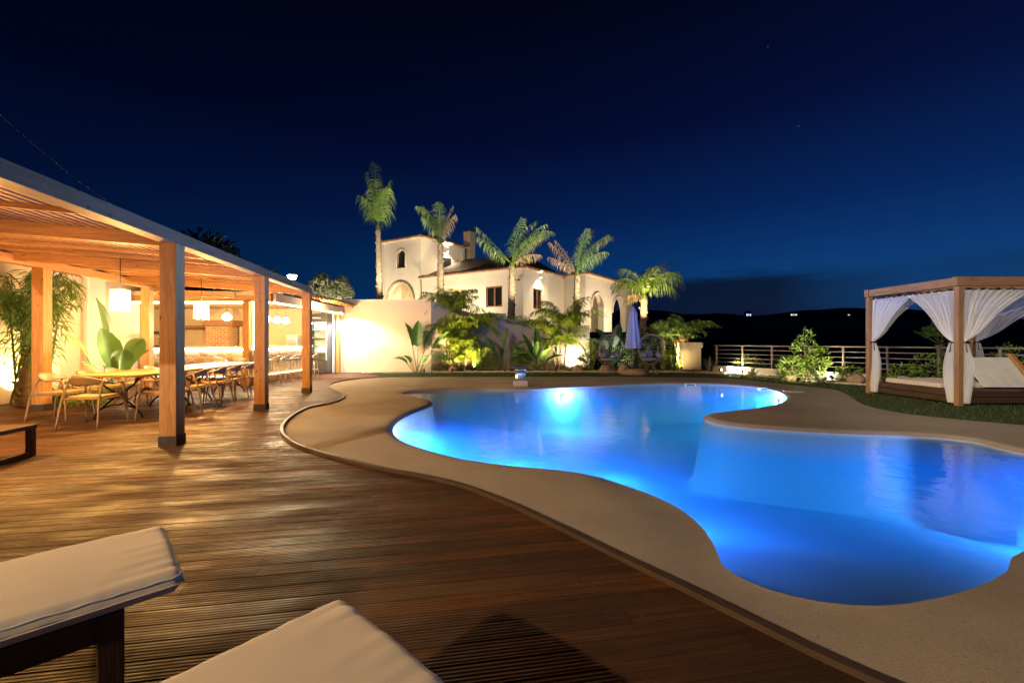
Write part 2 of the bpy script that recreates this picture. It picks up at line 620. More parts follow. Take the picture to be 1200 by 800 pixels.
# water: clear blue tint, Fresnel reflection, faint long-exposure ripple
m, nt, out = newmat('pool water')
fr = N(nt, 'ShaderNodeFresnel', IOR=1.33)
t = N(nt, 'ShaderNodeBsdfTransparent', Color=(.86, .95, 1.0, 1))
g = N(nt, 'ShaderNodeBsdfGlossy', Roughness=.03)
n1 = N(nt, 'ShaderNodeTexNoise', Scale=4.5, Detail=5.0, Roughness=.55, Distortion=.6)
nt.links.new(coords(nt, (1, 1, 1)), n1.inputs['Vector'])
b = N(nt, 'ShaderNodeBump', Strength=.10, Distance=.05); nt.links.new(n1.outputs['Fac'], b.inputs['Height'])
nt.links.new(b.outputs['Normal'], g.inputs['Normal'])
nt.links.new(b.outputs['Normal'], fr.inputs['Normal'])
mx = N(nt, 'ShaderNodeMixShader')
nt.links.new(fr.outputs[0], mx.inputs[0]); nt.links.new(t.outputs[0], mx.inputs[1]); nt.links.new(g.outputs[0], mx.inputs[2])
nt.links.new(mx.outputs[0], out.inputs['Surface'])
WP = offset_poly(POOL, -.004)
vs_ = N(nt, 'ShaderNodeVolumeScatter', Color=(.03, .27, 1.0, 1), Density=.26, Anisotropy=.2)
nt.links.new(vs_.outputs[0], out.inputs['Volume'])
wat = sheet('pool_water', WP, [], lambda x, y: WL, m)
bm = bmesh.new(); bm.from_mesh(wat.data)
bmesh.ops.recalc_face_normals(bm, faces=bm.faces[:])
if sum(f.normal.z for f in bm.faces) < 0: bmesh.ops.reverse_faces(bm, faces=bm.faces[:])
top = bm.faces[:]
r_ = bmesh.ops.extrude_face_region(bm, geom=top, use_keep_orig=True)
bmesh.ops.translate(bm, verts=[e for e in r_['geom'] if isinstance(e, bmesh.types.BMVert)], vec=(0, 0, -1.6))
bmesh.ops.recalc_face_normals(bm, faces=bm.faces[:])
bm.to_mesh(wat.data); bm.free()
wat.data.polygons.foreach_set('use_smooth', [False] * len(wat.data.polygons))

# pool lamps in the walls, under water
BLUE = (.13, .30, 1.0)


def pool_lamp(pos, power, label, z=-.33):
    k = min(range(len(POOL)), key=lambda i_: (POOL[i_] - Vector(pos)).length)
    q = POOL[k]
    f2 = (POOL_IN[k] - q).normalized()
    f = Vector((f2.x, f2.y, 0))
    pos = Vector((q.x, q.y, z)) + f * .06
    o = thing('pool_light', label, 'pool light', pos, 0, 'underwater lights in the pool wall')
    mb = MB(); mb.tube([pos - f * .10, pos + f * .02], .12, 20)
    mb.build('housing', M_steel, o)
    mb = MB(); mb.tube([pos + f * .021, pos + f * .028], .095, 20)
    mb.build('lens', M_poolglow, o)
    lamp('pool_bulb', 'POINT', pos + f * .22, power, BLUE, o, .09)
    return o


POOL_IN = offset_poly(POOL, -.1)
LP = 1.7
pool_lamp(G2(463, 505), 820 * LP, 'glowing underwater light in the narrow bay beside the timber deck')
pool_lamp(G2(660, 452.8), 330 * LP, 'glowing underwater light below the far edge near the water spout')
pool_lamp(G2(915, 458), 480 * LP, 'glowing underwater light at the rounded right-hand far bay')
pool_lamp(G2(590, 541), 560 * LP, 'added underwater light hidden below the near pool edge by the deck')  # added unseen lamp, evens out the blue in mid pool
pool_lamp(G2(700, 553), 190 * LP, 'added underwater light hidden below the bulge of the near pool edge', -.24)  # added unseen lamp, lifts the dark near end
pool_lamp((6.75, 4.3), 470 * LP, 'added underwater light at the right-hand end of the pool, outside the picture')  # added out of view to fill the right lobe

# timber deck: separate boards, cut to the curve
deck_outer = EDGE + [Vector((7, -9)), Vector((-12, -9)), Vector((-17, 18)), Vector((-5.9, 18))]
deck_outer = EDGE[:-1] + [Vector((7, -9)), Vector((-11, -9)), Vector((-17, 17.9)), Vector((-5.9, 17.9))]
bm = bmesh.new()
pl = [PMI @ Vector((q[0], q[1], 0)) for q in deck_outer]
vo_, _e, fo_, *_r = delaunay_2d_cdt([q.to_2d() for q in pl], [(i, (i + 1) % len(pl)) for i in range(len(pl))], [], 0, 1e-5)
bvs = [bm.verts.new((q.x, q.y, 0)) for q in vo_]
pl2 = [q.to_2d() for q in pl]
for f in fo_:
    if inside(pl2, sum((vo_[i] for i in f), Vector((0, 0))) / len(f)): bm.faces.new([bvs[i] for i in f])
BW, GAP = .120, .009
ymin, ymax = min(q.y for q in pl), max(q.y for q in pl)
k = math.floor(ymin / BW)
while k * BW < ymax:
    for yy in (k * BW, k * BW + GAP):
        bmesh.ops.bisect_plane(bm, geom=bm.verts[:] + bm.edges[:] + bm.faces[:], plane_co=(0, yy, 0), plane_no=(0, 1, 0), dist=1e-5)
    k += 1
dele = []
for f in bm.faces:
    yc = f.calc_center_median().y
    if (yc - math.floor(yc / BW) * BW) < GAP: dele.append(f)
bmesh.ops.delete(bm, geom=dele, context='FACES')
me = bpy.data.meshes.new('timber_deck')
for f in bm.faces:
    if f.normal.z < 0: f.normal_flip()
bm.to_mesh(me); bm.free()

m, nt, out = newmat('weathered deck boards')
p = N(nt, 'ShaderNodeBsdfPrincipled')
tc = N(nt, 'ShaderNodeTexCoord')
sx = N(nt, 'ShaderNodeSeparateXYZ'); nt.links.new(tc.outputs['Object'], sx.inputs[0])
row = math_n(nt, 'FLOOR', math_n(nt, 'DIVIDE', sx.outputs['Y'], BW))
wn = N(nt, 'ShaderNodeTexWhiteNoise', noise_dimensions='1D'); nt.links.new(row, wn.inputs['W'])
xo = math_n(nt, 'ADD', math_n(nt, 'DIVIDE', sx.outputs['X'], 3.6), math_n(nt, 'MULTIPLY', wn.outputs['Value'], 7.0))
seg = math_n(nt, 'FLOOR', xo)
cmb = N(nt, 'ShaderNodeCombineXYZ'); nt.links.new(row, cmb.inputs[0]); nt.links.new(seg, cmb.inputs[1])
wn2 = N(nt, 'ShaderNodeTexWhiteNoise', noise_dimensions='3D'); nt.links.new(cmb.outputs[0], wn2.inputs['Vector'])
# grain, shifted per board
cmb2 = N(nt, 'ShaderNodeCombineXYZ')
nt.links.new(math_n(nt, 'MULTIPLY', sx.outputs['X'], 1.1), cmb2.inputs[0])
nt.links.new(math_n(nt, 'MULTIPLY', sx.outputs['Y'], 34.0), cmb2.inputs[1])
nt.links.new(math_n(nt, 'MULTIPLY', wn2.outputs['Value'], 30.0), cmb2.inputs[2])
gr = N(nt, 'ShaderNodeTexNoise', Scale=1.0, Detail=7.0, Roughness=.65, Distortion=.3); nt.links.new(cmb2.outputs[0], gr.inputs['Vector'])
st = N(nt, 'ShaderNodeTexNoise', Scale=.8, Detail=7.0, Roughness=.7); nt.links.new(tc.outputs['Object'], st.inputs['Vector'])
c = mixc(nt, (.170, .062, .017), (.044, .0175, .0065), ramp(nt, gr.outputs['Fac'], [(.34, 0.0), (.66, 1.0)]))
c = mixc(nt, c, (.03, .017, .010), math_n(nt, 'MULTIPLY', wn2.outputs['Value'], .8))
c = mixc(nt, c, (.24, .11, .04), math_n(nt, 'MULTIPLY', math_n(nt, 'GREATER_THAN', wn2.outputs['Value'], .85), .3))
c = mixc(nt, c, (.04, .021, .011), ramp(nt, st.outputs['Fac'], [(.46, 0.0), (.72, .75)]))
# butt joints
fr_ = math_n(nt, 'FRACT', xo)
jt = math_n(nt, 'LESS_THAN', fr_, .0014)
c = mixc(nt, c, (.008, .005, .003), jt)
# pale worn scuffs
sc_ = N(nt, 'ShaderNodeTexNoise', Scale=3.0, Detail=8.0, Roughness=.8); nt.links.new(coords(nt, (1, 2.2, 1)), sc_.inputs['Vector'])
c = mixc(nt, c, (.30, .19, .10), ramp(nt, sc_.outputs['Fac'], [(.60, 0.0), (.74, .35)]))
nt.links.new(c, p.inputs['Base Color'])
wet = N(nt, 'ShaderNodeTexNoise', Scale=1.3, Detail=8.0, Roughness=.75); nt.links.new(coords(nt, (.8, 2.6, 1)), wet.inputs['Vector'])
rg = math_n(nt, 'ADD', math_n(nt, 'MULTIPLY', gr.outputs['Fac'], .25), ramp(nt, wet.outputs['Fac'], [(.42, .62), (.62, .22)]))
nt.links.new(rg, p.inputs['Roughness'])
p.inputs['Specular IOR Level'].default_value = .22
# ribbed profile
rib = math_n(nt, 'SINE', math_n(nt, 'MULTIPLY', sx.outputs['Y'], 2 * PI * 6 / BW))
c = mixc(nt, c, (.02, .012, .007), ramp(nt, rib, [(0.0, .0), (.0001, 0.0), (1.0, 0.0)]))
hgt = math_n(nt, 'ADD', math_n(nt, 'MULTIPLY', rib, .35), math_n(nt, 'MULTIPLY', gr.outputs['Fac'], 1.0))
hgt = math_n(nt, 'ADD', hgt, math_n(nt, 'MULTIPLY', wn2.outputs['Value'], 0.0))
b = N(nt, 'ShaderNodeBump', Strength=.7, Distance=.006); nt.links.new(hgt, b.inputs['Height'])
nt.links.new(b.outputs['Normal'], p.inputs['Normal'])
nt.links.new(p.outputs[0], out.inputs['Surface'])
me.materials.append(m)
deck = bpy.data.objects.new('timber_deck', me)
COL.objects.link(deck)
deck.matrix_world = PM @ Matrix.Translation((0, 0, 0))
md = deck.modifiers.new('solid', 'SOLIDIFY'); md.thickness = .028; md.offset = -1
tag(deck, kind='structure')

# edging strip along the curve
mb = MB()
es = [Vector((q.x, q.y, 0)) for q in EDGE]
vs, fs = [], []
for i, q in enumerate(es):
    t = (es[min(i + 1, len(es) - 1)] - es[max(i - 1, 0)]).normalized()
    nrm = Vector((-t.y, t.x, 0))
    for off, z in ((-.022, -.05), (-.022, .030), (.022, .030), (.022, -.05)):
        vs.append(q + nrm * off + Vector((0, 0, z)))
for i in range(len(es) - 1):
    for k in range(3):
        fs.append((i * 4 + k, i * 4 + k + 1, i * 4 + 4 + k + 1, i * 4 + 4 + k))
mb.add(vs, fs, False)
tag(mb.build('deck_kerb', mat('edging timber', (.075, .045, .026), (.05, .03, .018), rough=.5, vscale=8)), kind='structure')

# lawn
bed_front = catmull([G2(428, 438.3), G2(470, 436.6), G2(600, 436), G2(700, 436), G2(800, 436.3), G2(850, 438), G2(900, 442), G2(960, 447.5),
                     Vector((10.6, 12.6)), Vector((11.8, 10.9)), Vector((13.2, 8.5)), Vector((14.5, 4.2))], False, .4)
lawn_outer = lawn_edge + bed_front[::-1]
sheet('lawn', lawn_outer, [], lambda x, y: -.012, M_turf)
bl = MB()
def blades(n, pts):
    for _ in range(n):
        q = pts()
        if q is None: continue
        a = rnd.uniform(0, 2 * PI); h = rnd.uniform(.02, .045); w = rnd.uniform(.004, .008)
        dx, dy = math.cos(a) * w, math.sin(a) * w
        l = rnd.uniform(-.02, .02); l2 = rnd.uniform(-.02, .02)
        bl.add([(q[0] - dx, q[1] - dy, -.012), (q[0] + dx, q[1] + dy, -.012), (q[0] + l, q[1] + l2, h)], [(0, 1, 2)])
lx0, lx1 = min(q.x for q in lawn_outer), max(q.x for q in lawn_outer)
def lawn_pt():
    for _ in range(20):
        x, y = rnd.uniform(-6, 13), rnd.uniform(5, 18.6)
        if y < 12 and rnd.random() < .0: continue
        if inside(lawn_outer, (x, y)): return (x, y)
    return None
blades(26000, lawn_pt)
tag(bl.build('grass', M_blade), kind='stuff')

# garden bed soil and pebble kerb
back_line = [Vector((-5.9, 18.0)), Vector((-3.35, 18.05)), Vector((-1.75, 19.75)), Vector((8.8, 19.7)), Vector((9.2, 18.0)), Vector((11.3, 13.6)), Vector((14.6, 7.2)), Vector((16, 4.2))]
sheet('garden_bed', bed_front + back_line[::-1], [], lambda x, y: .01 + .02 * noise.noise((x * 2, y * 2, 0)), M_soil,
      [q + Vector((0, .3)) for q in bed_front])
mb = MB()
kv, kf = [], []
for i in range(len(bed_front)):
    q = bed_front[i]
    t = (bed_front[min(i + 1, len(bed_front) - 1)] - bed_front[max(i - 1, 0)]).normalized()
    nb_ = Vector((-t.y, t.x))
    for o_, z_ in ((-.02, -.04), (-.015, .045), (.11, .045), (.12, -.02)):
        kv.append((q.x + nb_.x * o_, q.y + nb_.y * o_, z_ + rnd.uniform(-.004, .004)))
for i in range(len(bed_front) - 1):
    for k in range(3): kf.append((i * 4 + k, i * 4 + k + 1, i * 4 + 5 + k, i * 4 + 4 + k))
mb.add(kv, kf)
tag(mb.build('garden_kerb', M_pebble), kind='structure')
mb = MB()
for q in bed_front:
    for j in range(5):
        s = rnd.uniform(.03, .07)
        mb.lathe([(0.02, -s * .4), (s, -s * .1), (s * .8, s * .4), (0.01, s * .55)], 7, Vector((q.x + rnd.uniform(-.3, .3), q.y + rnd.uniform(.18, .5), .03)))
tag(mb.build('pebbles', M_pebble), kind='stuff')

# ground: one sheet out to the horizon, falling away beyond the terrace, with an opening for the pool
plateau = [Vector(q) for q in ((-40, -30), (14.5, -30), (15.2, 6), (11.6, 13.8), (9.4, 18.6), (9.4, 22), (14, 60), (-40, 60))]


def z_ground(x, y):
    if inside(plateau, (x, y)): return -.10
    d = dist_poly(plateau, (x, y))
    if d < .02: return -.10
    z = -.10 - 22 * sstep(0, 110, d)
    r = math.hypot(x, y)
    return z + (2.5 * noise.noise((x * .012, y * .012, 0)) * sstep(30, 150, d))


ring = []
for d in (4, 10, 20, 40, 70, 110, 180, 300, 500, 900, 1600):
    for k in range(28):
        a = 2 * PI * k / 28
        ring.append(Vector((14 * math.cos(a) * 0 + 10 + (25 + d) * math.cos(a), 15 + (45 + d) * math.sin(a))))
ring = [q for q in ring if not inside(plateau, q)]
M_ground = mat('dry hillside', (.05, .048, .03), (.03, .035, .018), rough=1, vscale=.05, bump=.3, bscale=1)
sheet('ground', [Vector(q) for q in ((-4000, -4000), (4000, -4000), (4000, 4000), (-4000, 4000))], [plateau], z_ground, M_ground, ring)
sheet('garden_ground', plateau, [offset_poly(POOL, .06)], lambda x, y: -.10, M_soil)


def ridge(name, y0, y1, x0, x1, h, seed, nx=60, ny=16):
    mb = MB()
    def fn(u, v_):
        x = x0 + (x1 - x0) * u
        y = y0 + (y1 - y0) * v_
        e = math.sin(PI * v_) ** .8 * (sstep(0, .12, u) * sstep(1, .88, u) if False else sstep(0, .15, u) * (1 - sstep(.85, 1, u)))
        z = -30 + (h + 30) * e * (.78 + .3 * noise.fractal((x * .0016 + seed, y * .002, seed), 1.0, 2.0, 5))
        return Vector((x, y, z))
    mb.grid(fn, nx, ny)
    return tag(mb.build(name, mat('hill scrub ' + name, (.03, .035, .02), (.02, .025, .014), rough=1, vscale=.02)), kind='structure')


ridge('hills', 1300, 2400, -2600, 3200, 150, 3.1, 90, 20)
ridge('near_hills', 420, 800, -60, 1500, 36, 7.7)

# ------------------------------------------------------------------ plants
def frond(mb, base, az, el, L, droop, ll=.5, n=26, lw=.035, sag=.35, rach=None, start=.14, rr=.014, jit=.2, twist=0.0):
    base = Vector(base)
    pts, tans = [base], []
    seg = 16
    for i in range(seg):
        t = (i + .5) / seg
        e = el - droop * t ** 1.3
        a = az + twist * t
        d = Vector((math.cos(e) * math.cos(a), math.cos(e) * math.sin(a), math.sin(e)))
        tans.append(d)
        pts.append(pts[-1] + d * L / seg)
    tans.append(tans[-1])
    (rach or mb).tube(pts, [rr * (1 - .8 * i / seg) + .002 for i in range(seg + 1)], 4, False)
    side0 = Vector((-math.sin(az), math.cos(az), 0))
    for k in range(n):
        t = start + (1 - start) * (k + .5) / n
        i = min(seg - 1, int(t * seg)); fr = t * seg - i
        p = pts[i].lerp(pts[i + 1], fr)
        tg = tans[i]
        sd = (side0 - tg * side0.dot(tg)).normalized()
        upv = sd.cross(tg)
        if upv.z < 0: upv = -upv
        l = ll * (.35 + .65 * math.sin(PI * min(1, .18 + .78 * (t - start) / (1 - start)))) * rnd.uniform(1 - jit, 1 + jit)
        for sg in (-1, 1):
            d1 = (sd * sg * .75 + tg * rnd.uniform(.45, .7) + upv * rnd.uniform(-.05, .3) + Vector((rnd.uniform(-jit, jit), rnd.uniform(-jit, jit), -sag * .25))).normalized()
            d2 = (d1 + Vector((0, 0, -sag * rnd.uniform(.6, 1.3))) * 1.1).normalized()
            d3 = (d2 + Vector((0, 0, -sag * rnd.uniform(.6, 1.4))) * 1.1).normalized()
            wv = d1.cross(upv)
            wv = wv.normalized() * lw * .5 if wv.length > 1e-4 else Vector((lw * .5, 0, 0))
            q1 = p + d1 * l * .35; q2 = q1 + d2 * l * .35; q3 = q2 + d3 * l * .3
            mb.add([p - wv * .5, p + wv * .5, q1 - wv, q1 + wv, q2 - wv * .8, q2 + wv * .8, q3],
                   [(0, 1, 3, 2), (2, 3, 5, 4), (4, 5, 6)])


def trunk_mesh(mb, pts, r0, r1, n=12):
    P = catmull3(pts, 8)
    rad = []
    for i in range(len(P)):
        t = i / (len(P) - 1)
        rad.append((r0 + (r1 - r0) * t) * (1 + .05 * math.sin(i * 2.4) + .04 * rnd.uniform(-1, 1)))
    mb.tube(P, rad, n)
    # leaf-base stubs
    for i in range(2, len(P) - 1):
        if rnd.random() < .8:
            a = rnd.uniform(0, 2 * PI)
            d = Vector((math.cos(a), math.sin(a), .9)).normalized()
            q = P[i] + Vector((math.cos(a), math.sin(a), 0)) * rad[i] * .8
            mb.tube([q, q + d * rad[i] * .8], [rad[i] * .3, rad[i] * .12], 5)


def catmull3(pts, k):
    P = [Vector(p) for p in pts]
    out = []
    for i in range(len(P) - 1):
        p0, p1, p2, p3 = P[max(0, i - 1)], P[i], P[i + 1], P[min(len(P) - 1, i + 2)]
        for j in range(k):
            t = j / k
            out.append(.5 * ((2 * p1) + (p2 - p0) * t + (2 * p0 - 5 * p1 + 4 * p2 - p3) * t * t + (3 * p1 - p0 - 3 * p2 + p3) * t ** 3))
    out.append(P[-1])
    return out


GP_TALL = 'tall feather palms in front of the villa'


def palm(label, base, top, r0, r1, fronds, dry, ll, lean=(0, 0), sag=.6, lw=.035, n=36, group=GP_TALL, green=None):
    base, top = Vector(base), Vector(top)
    o = thing('palm_tree', label, 'palm tree', base, 0, group)
    mid = base.lerp(top, .5) + Vector((lean[0], lean[1], 0))
    mb = MB()
    trunk_mesh(mb, [base, base.lerp(mid, .5), mid, mid.lerp(top, .5), top], r0, r1)
    # crownshaft
    mb.build('trunk', M_trunk, o)
    mb = MB()
    mb.lathe([(r1 * .95, -.10), (r1 * 1.05, .05), (r1 * .6, .25), (.01, .4)], 10, top)
    for az, el, L, dr in fronds:
        frond(mb, top + Vector((0, 0, .1)), R(az), R(el), L, R(dr), ll, n, lw, sag, rr=.03)
    mb.build('crown', green or M_palm, o)
    if dry:
        mb = MB()
        for az, el, L, dr in dry:
            frond(mb, top + Vector((0, 0, 0)), R(az), R(el), L, R(dr), ll * .8, n, lw, sag, rr=.025)
        mb.build('dry_frond', M_palmdry, o)
    return o


TZ = 1.75   # height of the villa terrace
p1 = wp(443, 268, 23); b1 = (wp(446, 352, 23).x, 23, TZ)
palm('tallest palm, slim trunk with one narrow upright plume, left of the tower', b1, p1, .20, .12,
     [(150, 88, 3.5, 6), (200, 84, 2.9, 12), (20, 85, 2.6, 20), (330, 82, 2.1, 30), (170, 78, 2.0, 40), (270, 84, 2.4, 15)],
     [], 1.25, sag=1.5, lw=.026, n=40)
p2 = wp(516, 284, 22)
palm('palm with a short ragged plume in front of the tower wall lamp', (wp(517, 350, 22).x, 22, TZ), p2, .22, .14,
     [(178, 86, 2.3, 70), (170, 80, 2.1, 40), (270, 84, 1.9, 20), (190, 70, 1.5, 40)],
     [(5, 76, 2.0, 10), (350, 68, 1.6, 20), (90, 82, 1.6, 20)], .85, sag=1.4, lw=.025, n=30)
p3 = wp(600, 312, 22.5)
palm('palm with a wide V of fronds over the middle of the villa roof', (wp(599, 378, 22.5).x, 22.5, TZ), p3, .22, .15,
     [(180, 50, 2.7, 8), (182, 44, 2.3, 14), (5, 76, 3.1, 85), (350, 68, 2.8, 45), (20, 84, 2.9, 55), (330, 64, 2.3, 60), (300, 80, 2.5, 40)],
     [(0, 58, 2.2, 30), (10, 48, 1.8, 60)], .85, sag=1.4, lw=.025, n=32)
p4 = wp(676, 322, 23)
palm('palm leaning over the corner of the villa beside the arcade', (wp(676, 390, 23).x, 23, TZ), p4, .22, .14,
     [(5, 76, 3.0, 70), (355, 68, 2.7, 40), (20, 84, 2.7, 40), (300, 82, 2.4, 30), (345, 60, 2.0, 60)],
     [(182, 56, 2.3, 15), (178, 46, 1.8, 30), (184, 66, 2.2, 20)], .85, sag=1.4, lw=.025, n=32)
p5 = wp(755, 350, 22)
palm('bushy palm with drooping round crown at the right end of the arcade', (wp(752, 425, 22).x, 22, .0), p5, .22, .17,
     [(180, 74, 2.3, 130), (170, 66, 2.0, 120), (200, 80, 2.3, 90), (5, 80, 2.7, 110), (350, 72, 2.6, 130), (25, 84, 2.8, 80), (330, 76, 2.4, 110),
      (280, 80, 2.3, 90), (60, 82, 2.5, 80), (0, 62, 2.1, 130), (260, 70, 2.0, 120)],
     [(185, 40, 1.2, 100)], .95, sag=1.4, lw=.026, n=36)


def areca(label, base, stems, ht, L, group='clumping yellow-green palms by the garden wall', gm=None, lean=.25, ll=.45, nf=6, upto=78, dark=None, dr=(40, 95), low=0, lw=.028):
    base = Vector(base)
    o = thing('clump_palm', label, 'palm', base, 0, group)
    cr = MB()
    for s in range(stems):
        a = 2 * PI * s / stems + rnd.uniform(-.4, .4)
        rr = rnd.uniform(.06, .22)
        b = base + Vector((math.cos(a) * rr, math.sin(a) * rr * .7, 0))
        h = ht * rnd.uniform(.6, 1.05)
        t = b + Vector((math.cos(a) * lean * h * rnd.uniform(.3, 1), math.sin(a) * lean * h * .6, h))
        mb = MB()
        trunk_mesh(mb, [b, b.lerp(t, .5) - Vector((math.cos(a), math.sin(a), 0)) * .04, t], .05, .03, 8)
        mb.build('trunk', M_trunk, o)
        for k in range(nf):
            az = 360 * k / nf + rnd.uniform(-25, 25)
            frond(cr, t, R(az), R(rnd.uniform(45, upto)), L * rnd.uniform(.7, 1.1), R(rnd.uniform(*dr)), ll, 24, lw, .8, rr=.012)
    for k in range(low):
        t = base + Vector((rnd.uniform(-.35, .35), rnd.uniform(-.3, .1), ht * rnd.uniform(.12, .65)))
        for j in range(6): frond(cr, t, R(60 * j + rnd.uniform(-25, 25)), R(rnd.uniform(40, 75)), L * .6, R(rnd.uniform(60, 120)), ll * .8, 20, lw, .9, rr=.01)
    cr.build('crown', gm or M_palmyel, o)
    return o


areca('tall yellow-green clump palm over the brightest lamp, centre of the garden wall', wp(541, 433, 18.9) * Vector((1, 1, 0)) if False else (wp(541, 433, 18.9).x, 18.9, 0), 6, 2.5, 1.9, nf=7, dr=(50, 140), upto=86, ll=.62, low=7, lw=.036)
areca('yellow-green clump palm beside the round wall glow', (wp(656, 433, 18.9).x, 18.9, 0), 5, 2.0, 1.9, nf=6, ll=.58, dr=(50, 120), low=3, lw=.036)
areca('smaller clump palm with thin stems left of the tall one, against the angled wall', (wp(522, 433, 18.7).x, 18.75, 0), 4, 1.5, 1.4, nf=6, ll=.5, dr=(60, 130), low=2, lw=.034)


def paddle(mb, st, base, az, el, stalk, L, Wd, bend, fold=.25, blade_el=None):
    """a stalk carrying one banana-like leaf"""
    base = Vector(base)
    h = Vector((math.cos(az), math.sin(az), 0))
    d = h * math.cos(el) + Vector((0, 0, math.sin(el)))
    tip = base + d * stalk
    st.tube([base, base.lerp(tip, .5) + Vector((0, 0, .02)), tip], [.022, .017, .012], 6)
    side = Vector((-math.sin(az), math.cos(az), 0))
    ph = rnd.uniform(0, 6)
    e0 = el if blade_el is None else blade_el
    cen = [tip]
    ns = 10
    tn = []
    for i in range(ns):
        e = e0 - bend * (i + .5) / ns
        t = h * math.cos(e) + Vector((0, 0, math.sin(e)))
        tn.append(t)
        cen.append(cen[-1] + t * L / ns)
    tn.append(tn[-1])
    tw = rnd.uniform(-.6, .6)
    def fn(u, v_):
        i = min(ns, int(round(v_ * ns)))
        w = Wd * max(.02, math.sin(PI * min(1, .06 + v_ * .94)) ** .75) * (1.05 - .3 * v_)
        s = (u - .5) * 2
        nr = side.cross(tn[i])
        if nr.z < 0: nr = -nr
        sd = (side * math.cos(tw) + nr * math.sin(tw))
        nn = (nr * math.cos(tw) - side * math.sin(tw))
        return cen[i] + sd * s * w * .5 + nn * (abs(s) * w * fold + .012 * math.sin(v_ * 26 + ph + s) * abs(s))
    mb.grid(fn, 6, ns)


def strelitzia(label, base, specs, m=None, group='broad-leaved banana plants in the garden bed', wide=1.55):
    o = thing('banana_plant', label, 'plant', base, 0, group)
    mb, st = MB(), MB()
    base = Vector(base)
    for (dx, az, el, stalk, L, Wd, bend) in specs:
        paddle(mb, st, base + Vector((dx, rnd.uniform(-.05, .05), 0)), R(az), R(el), stalk, L, Wd * wide, R(bend * .8))
    st.build('stems', M_shrub, o)
    mb.build('leaves', m or M_strel, o)
    return o


strelitzia('banana plant with upright paddles alone before the cream wall', (wp(491, 433, 17.9).x, 17.6, 0),
           [(0, 160, 78, 1.15, 1.05, .32, 22), (.02, 95, 86, 1.1, 1.1, .34, 10), (-.03, 30, 70, 1.05, 1.15, .30, 15), (.05, 5, 58, 1.15, 1.0, .28, 25),
            (-.1, 185, 50, .5, .6, .22, 70), (.1, -10, 45, .7, .8, .22, 85), (-.08, 230, 60, .5, .5, .2, 60), (.1, 320, 60, .5, .55, .2, 60)])
strelitzia('slim banana plant between the lit shrub and the dark one', (wp(587, 434, 18.7).x, 18.7, 0),
           [(0, 40, 80, 1.0, .95, .22, 15), (0, 170, 70, .9, .8, .2, 30), (.05, 0, 62, .9, .9, .28, 70), (.03, -20, 50, .7, .8, .25, 80), (-.04, 200, 62, .7, .6, .2, 40), (0, 270, 65, .7, .6, .2, 60)])
strelitzia('dense dark banana plant fanning out below the grey wall', (wp(629, 434, 18.6).x, 18.6, 0),
           [(0, 100, 86, .8, 1.2, .26, 5), (0, 170, 72, .7, 1.1, .26, 15), (.02, 5, 68, .7, 1.15, .26, 20), (0, 20, 55, .6, 1.0, .25, 30), (-.03, 165, 55, .6, .95, .25, 40),
            (0, 350, 42, .5, .9, .24, 45), (0, 190, 40, .5, .9, .24, 50), (0, 270, 70, .6, .9, .24, 30), (0, 230, 60, .5, .8, .22, 40), (0, 310, 60, .5, .85, .22, 40)], M_strel)
strelitzia('small banana plant with pale leaves next to the left egg chair', (wp(693, 434, 18.6).x, 18.5, 0),
           [(0, 165, 70, .7, .8, .2, 25), (0, 20, 70, .7, .7, .2, 40), (0, 190, 50, .4, .6, .2, 60), (.05, 270, 60, .5, .6, .2, 50), (0, 90, 80, .8, .7, .2, 20)], M_palmyel)
strelitzia('blue-green broad plant rising behind the left egg chair', (wp(715, 430, 19.6).x, 19.4, .5),
           [(0, 150, 70, .7, .9, .3, 40), (0, 40, 70, .8, .9, .3, 40), (0, 0, 55, .7, .9, .28, 60), (0, 180, 50, .7, .8, .28, 60), (0, 270, 65, .6, .8, .28, 50), (.1, 20, 80, .9, .8, .3, 20), (-.1, 230, 55, .5, .8, .28, 50)], M_strelblue)


def leafy(mb, c, rx, ry, rz_, n, s0, s1, wr=.45, shell=.35, zmin=0.02):
    c = Vector(c)
    for _ in range(n):
        while True:
            v = Vector((rnd.uniform(-1, 1), rnd.uniform(-1, 1), rnd.uniform(-1, 1)))
            l = v.length
            if shell < l < 1 and noise.noise(v * 2.3 + c) > -.25: break
        q = c + Vector((v.x * rx, v.y * ry, v.z * rz_))
        if q.z < zmin: continue
        d = (v.normalized() + Vector((rnd.uniform(-.8, .8), rnd.uniform(-.8, .8), rnd.uniform(-.5, .8)))).normalized()
        s = rnd.uniform(s0, s1)
        w = d.cross(Vector((rnd.uniform(-1, 1), rnd.uniform(-1, 1), rnd.uniform(-1, 1))))
        if w.length < 1e-3: continue
        w = w.normalized() * s * wr * .5
        nn = d.cross(w).normalized() * s * .12
        mb.add([q, q + d * s * .45 + w + nn, q + d * s, q + d * s * .45 - w + nn], [(0, 1, 2), (0, 2, 3)])


def shrub(label, base, lobes, m, s=(.07, .13), stems=5, group='leafy shrubs in the garden beds', name='shrub', wr=.45):
    o = thing(name, label, 'shrub', base, 0, group)
    mb, st = MB(), MB()
    base = Vector(base)
    for (dx, dy, dz, rx, ry, rz_, n) in lobes:
        leafy(mb, base + Vector((dx, dy, dz)), rx, ry, rz_, n, s[0], s[1], wr)
        for k in range(max(1, stems // len(lobes))):
            q = base + Vector((dx + rnd.uniform(-.5, .5) * rx, dy + rnd.uniform(-.5, .5) * ry, dz + rnd.uniform(0, .5) * rz_))
            st.tube([base + Vector((rnd.uniform(-.06, .06), rnd.uniform(-.06, .06), 0)), base.lerp(q, .5) + Vector((0, 0, .05)), q], [.014, .01, .005], 5)
    st.build('stems', M_trunkd, o)
    mb.build('leaves', m, o)
    return o


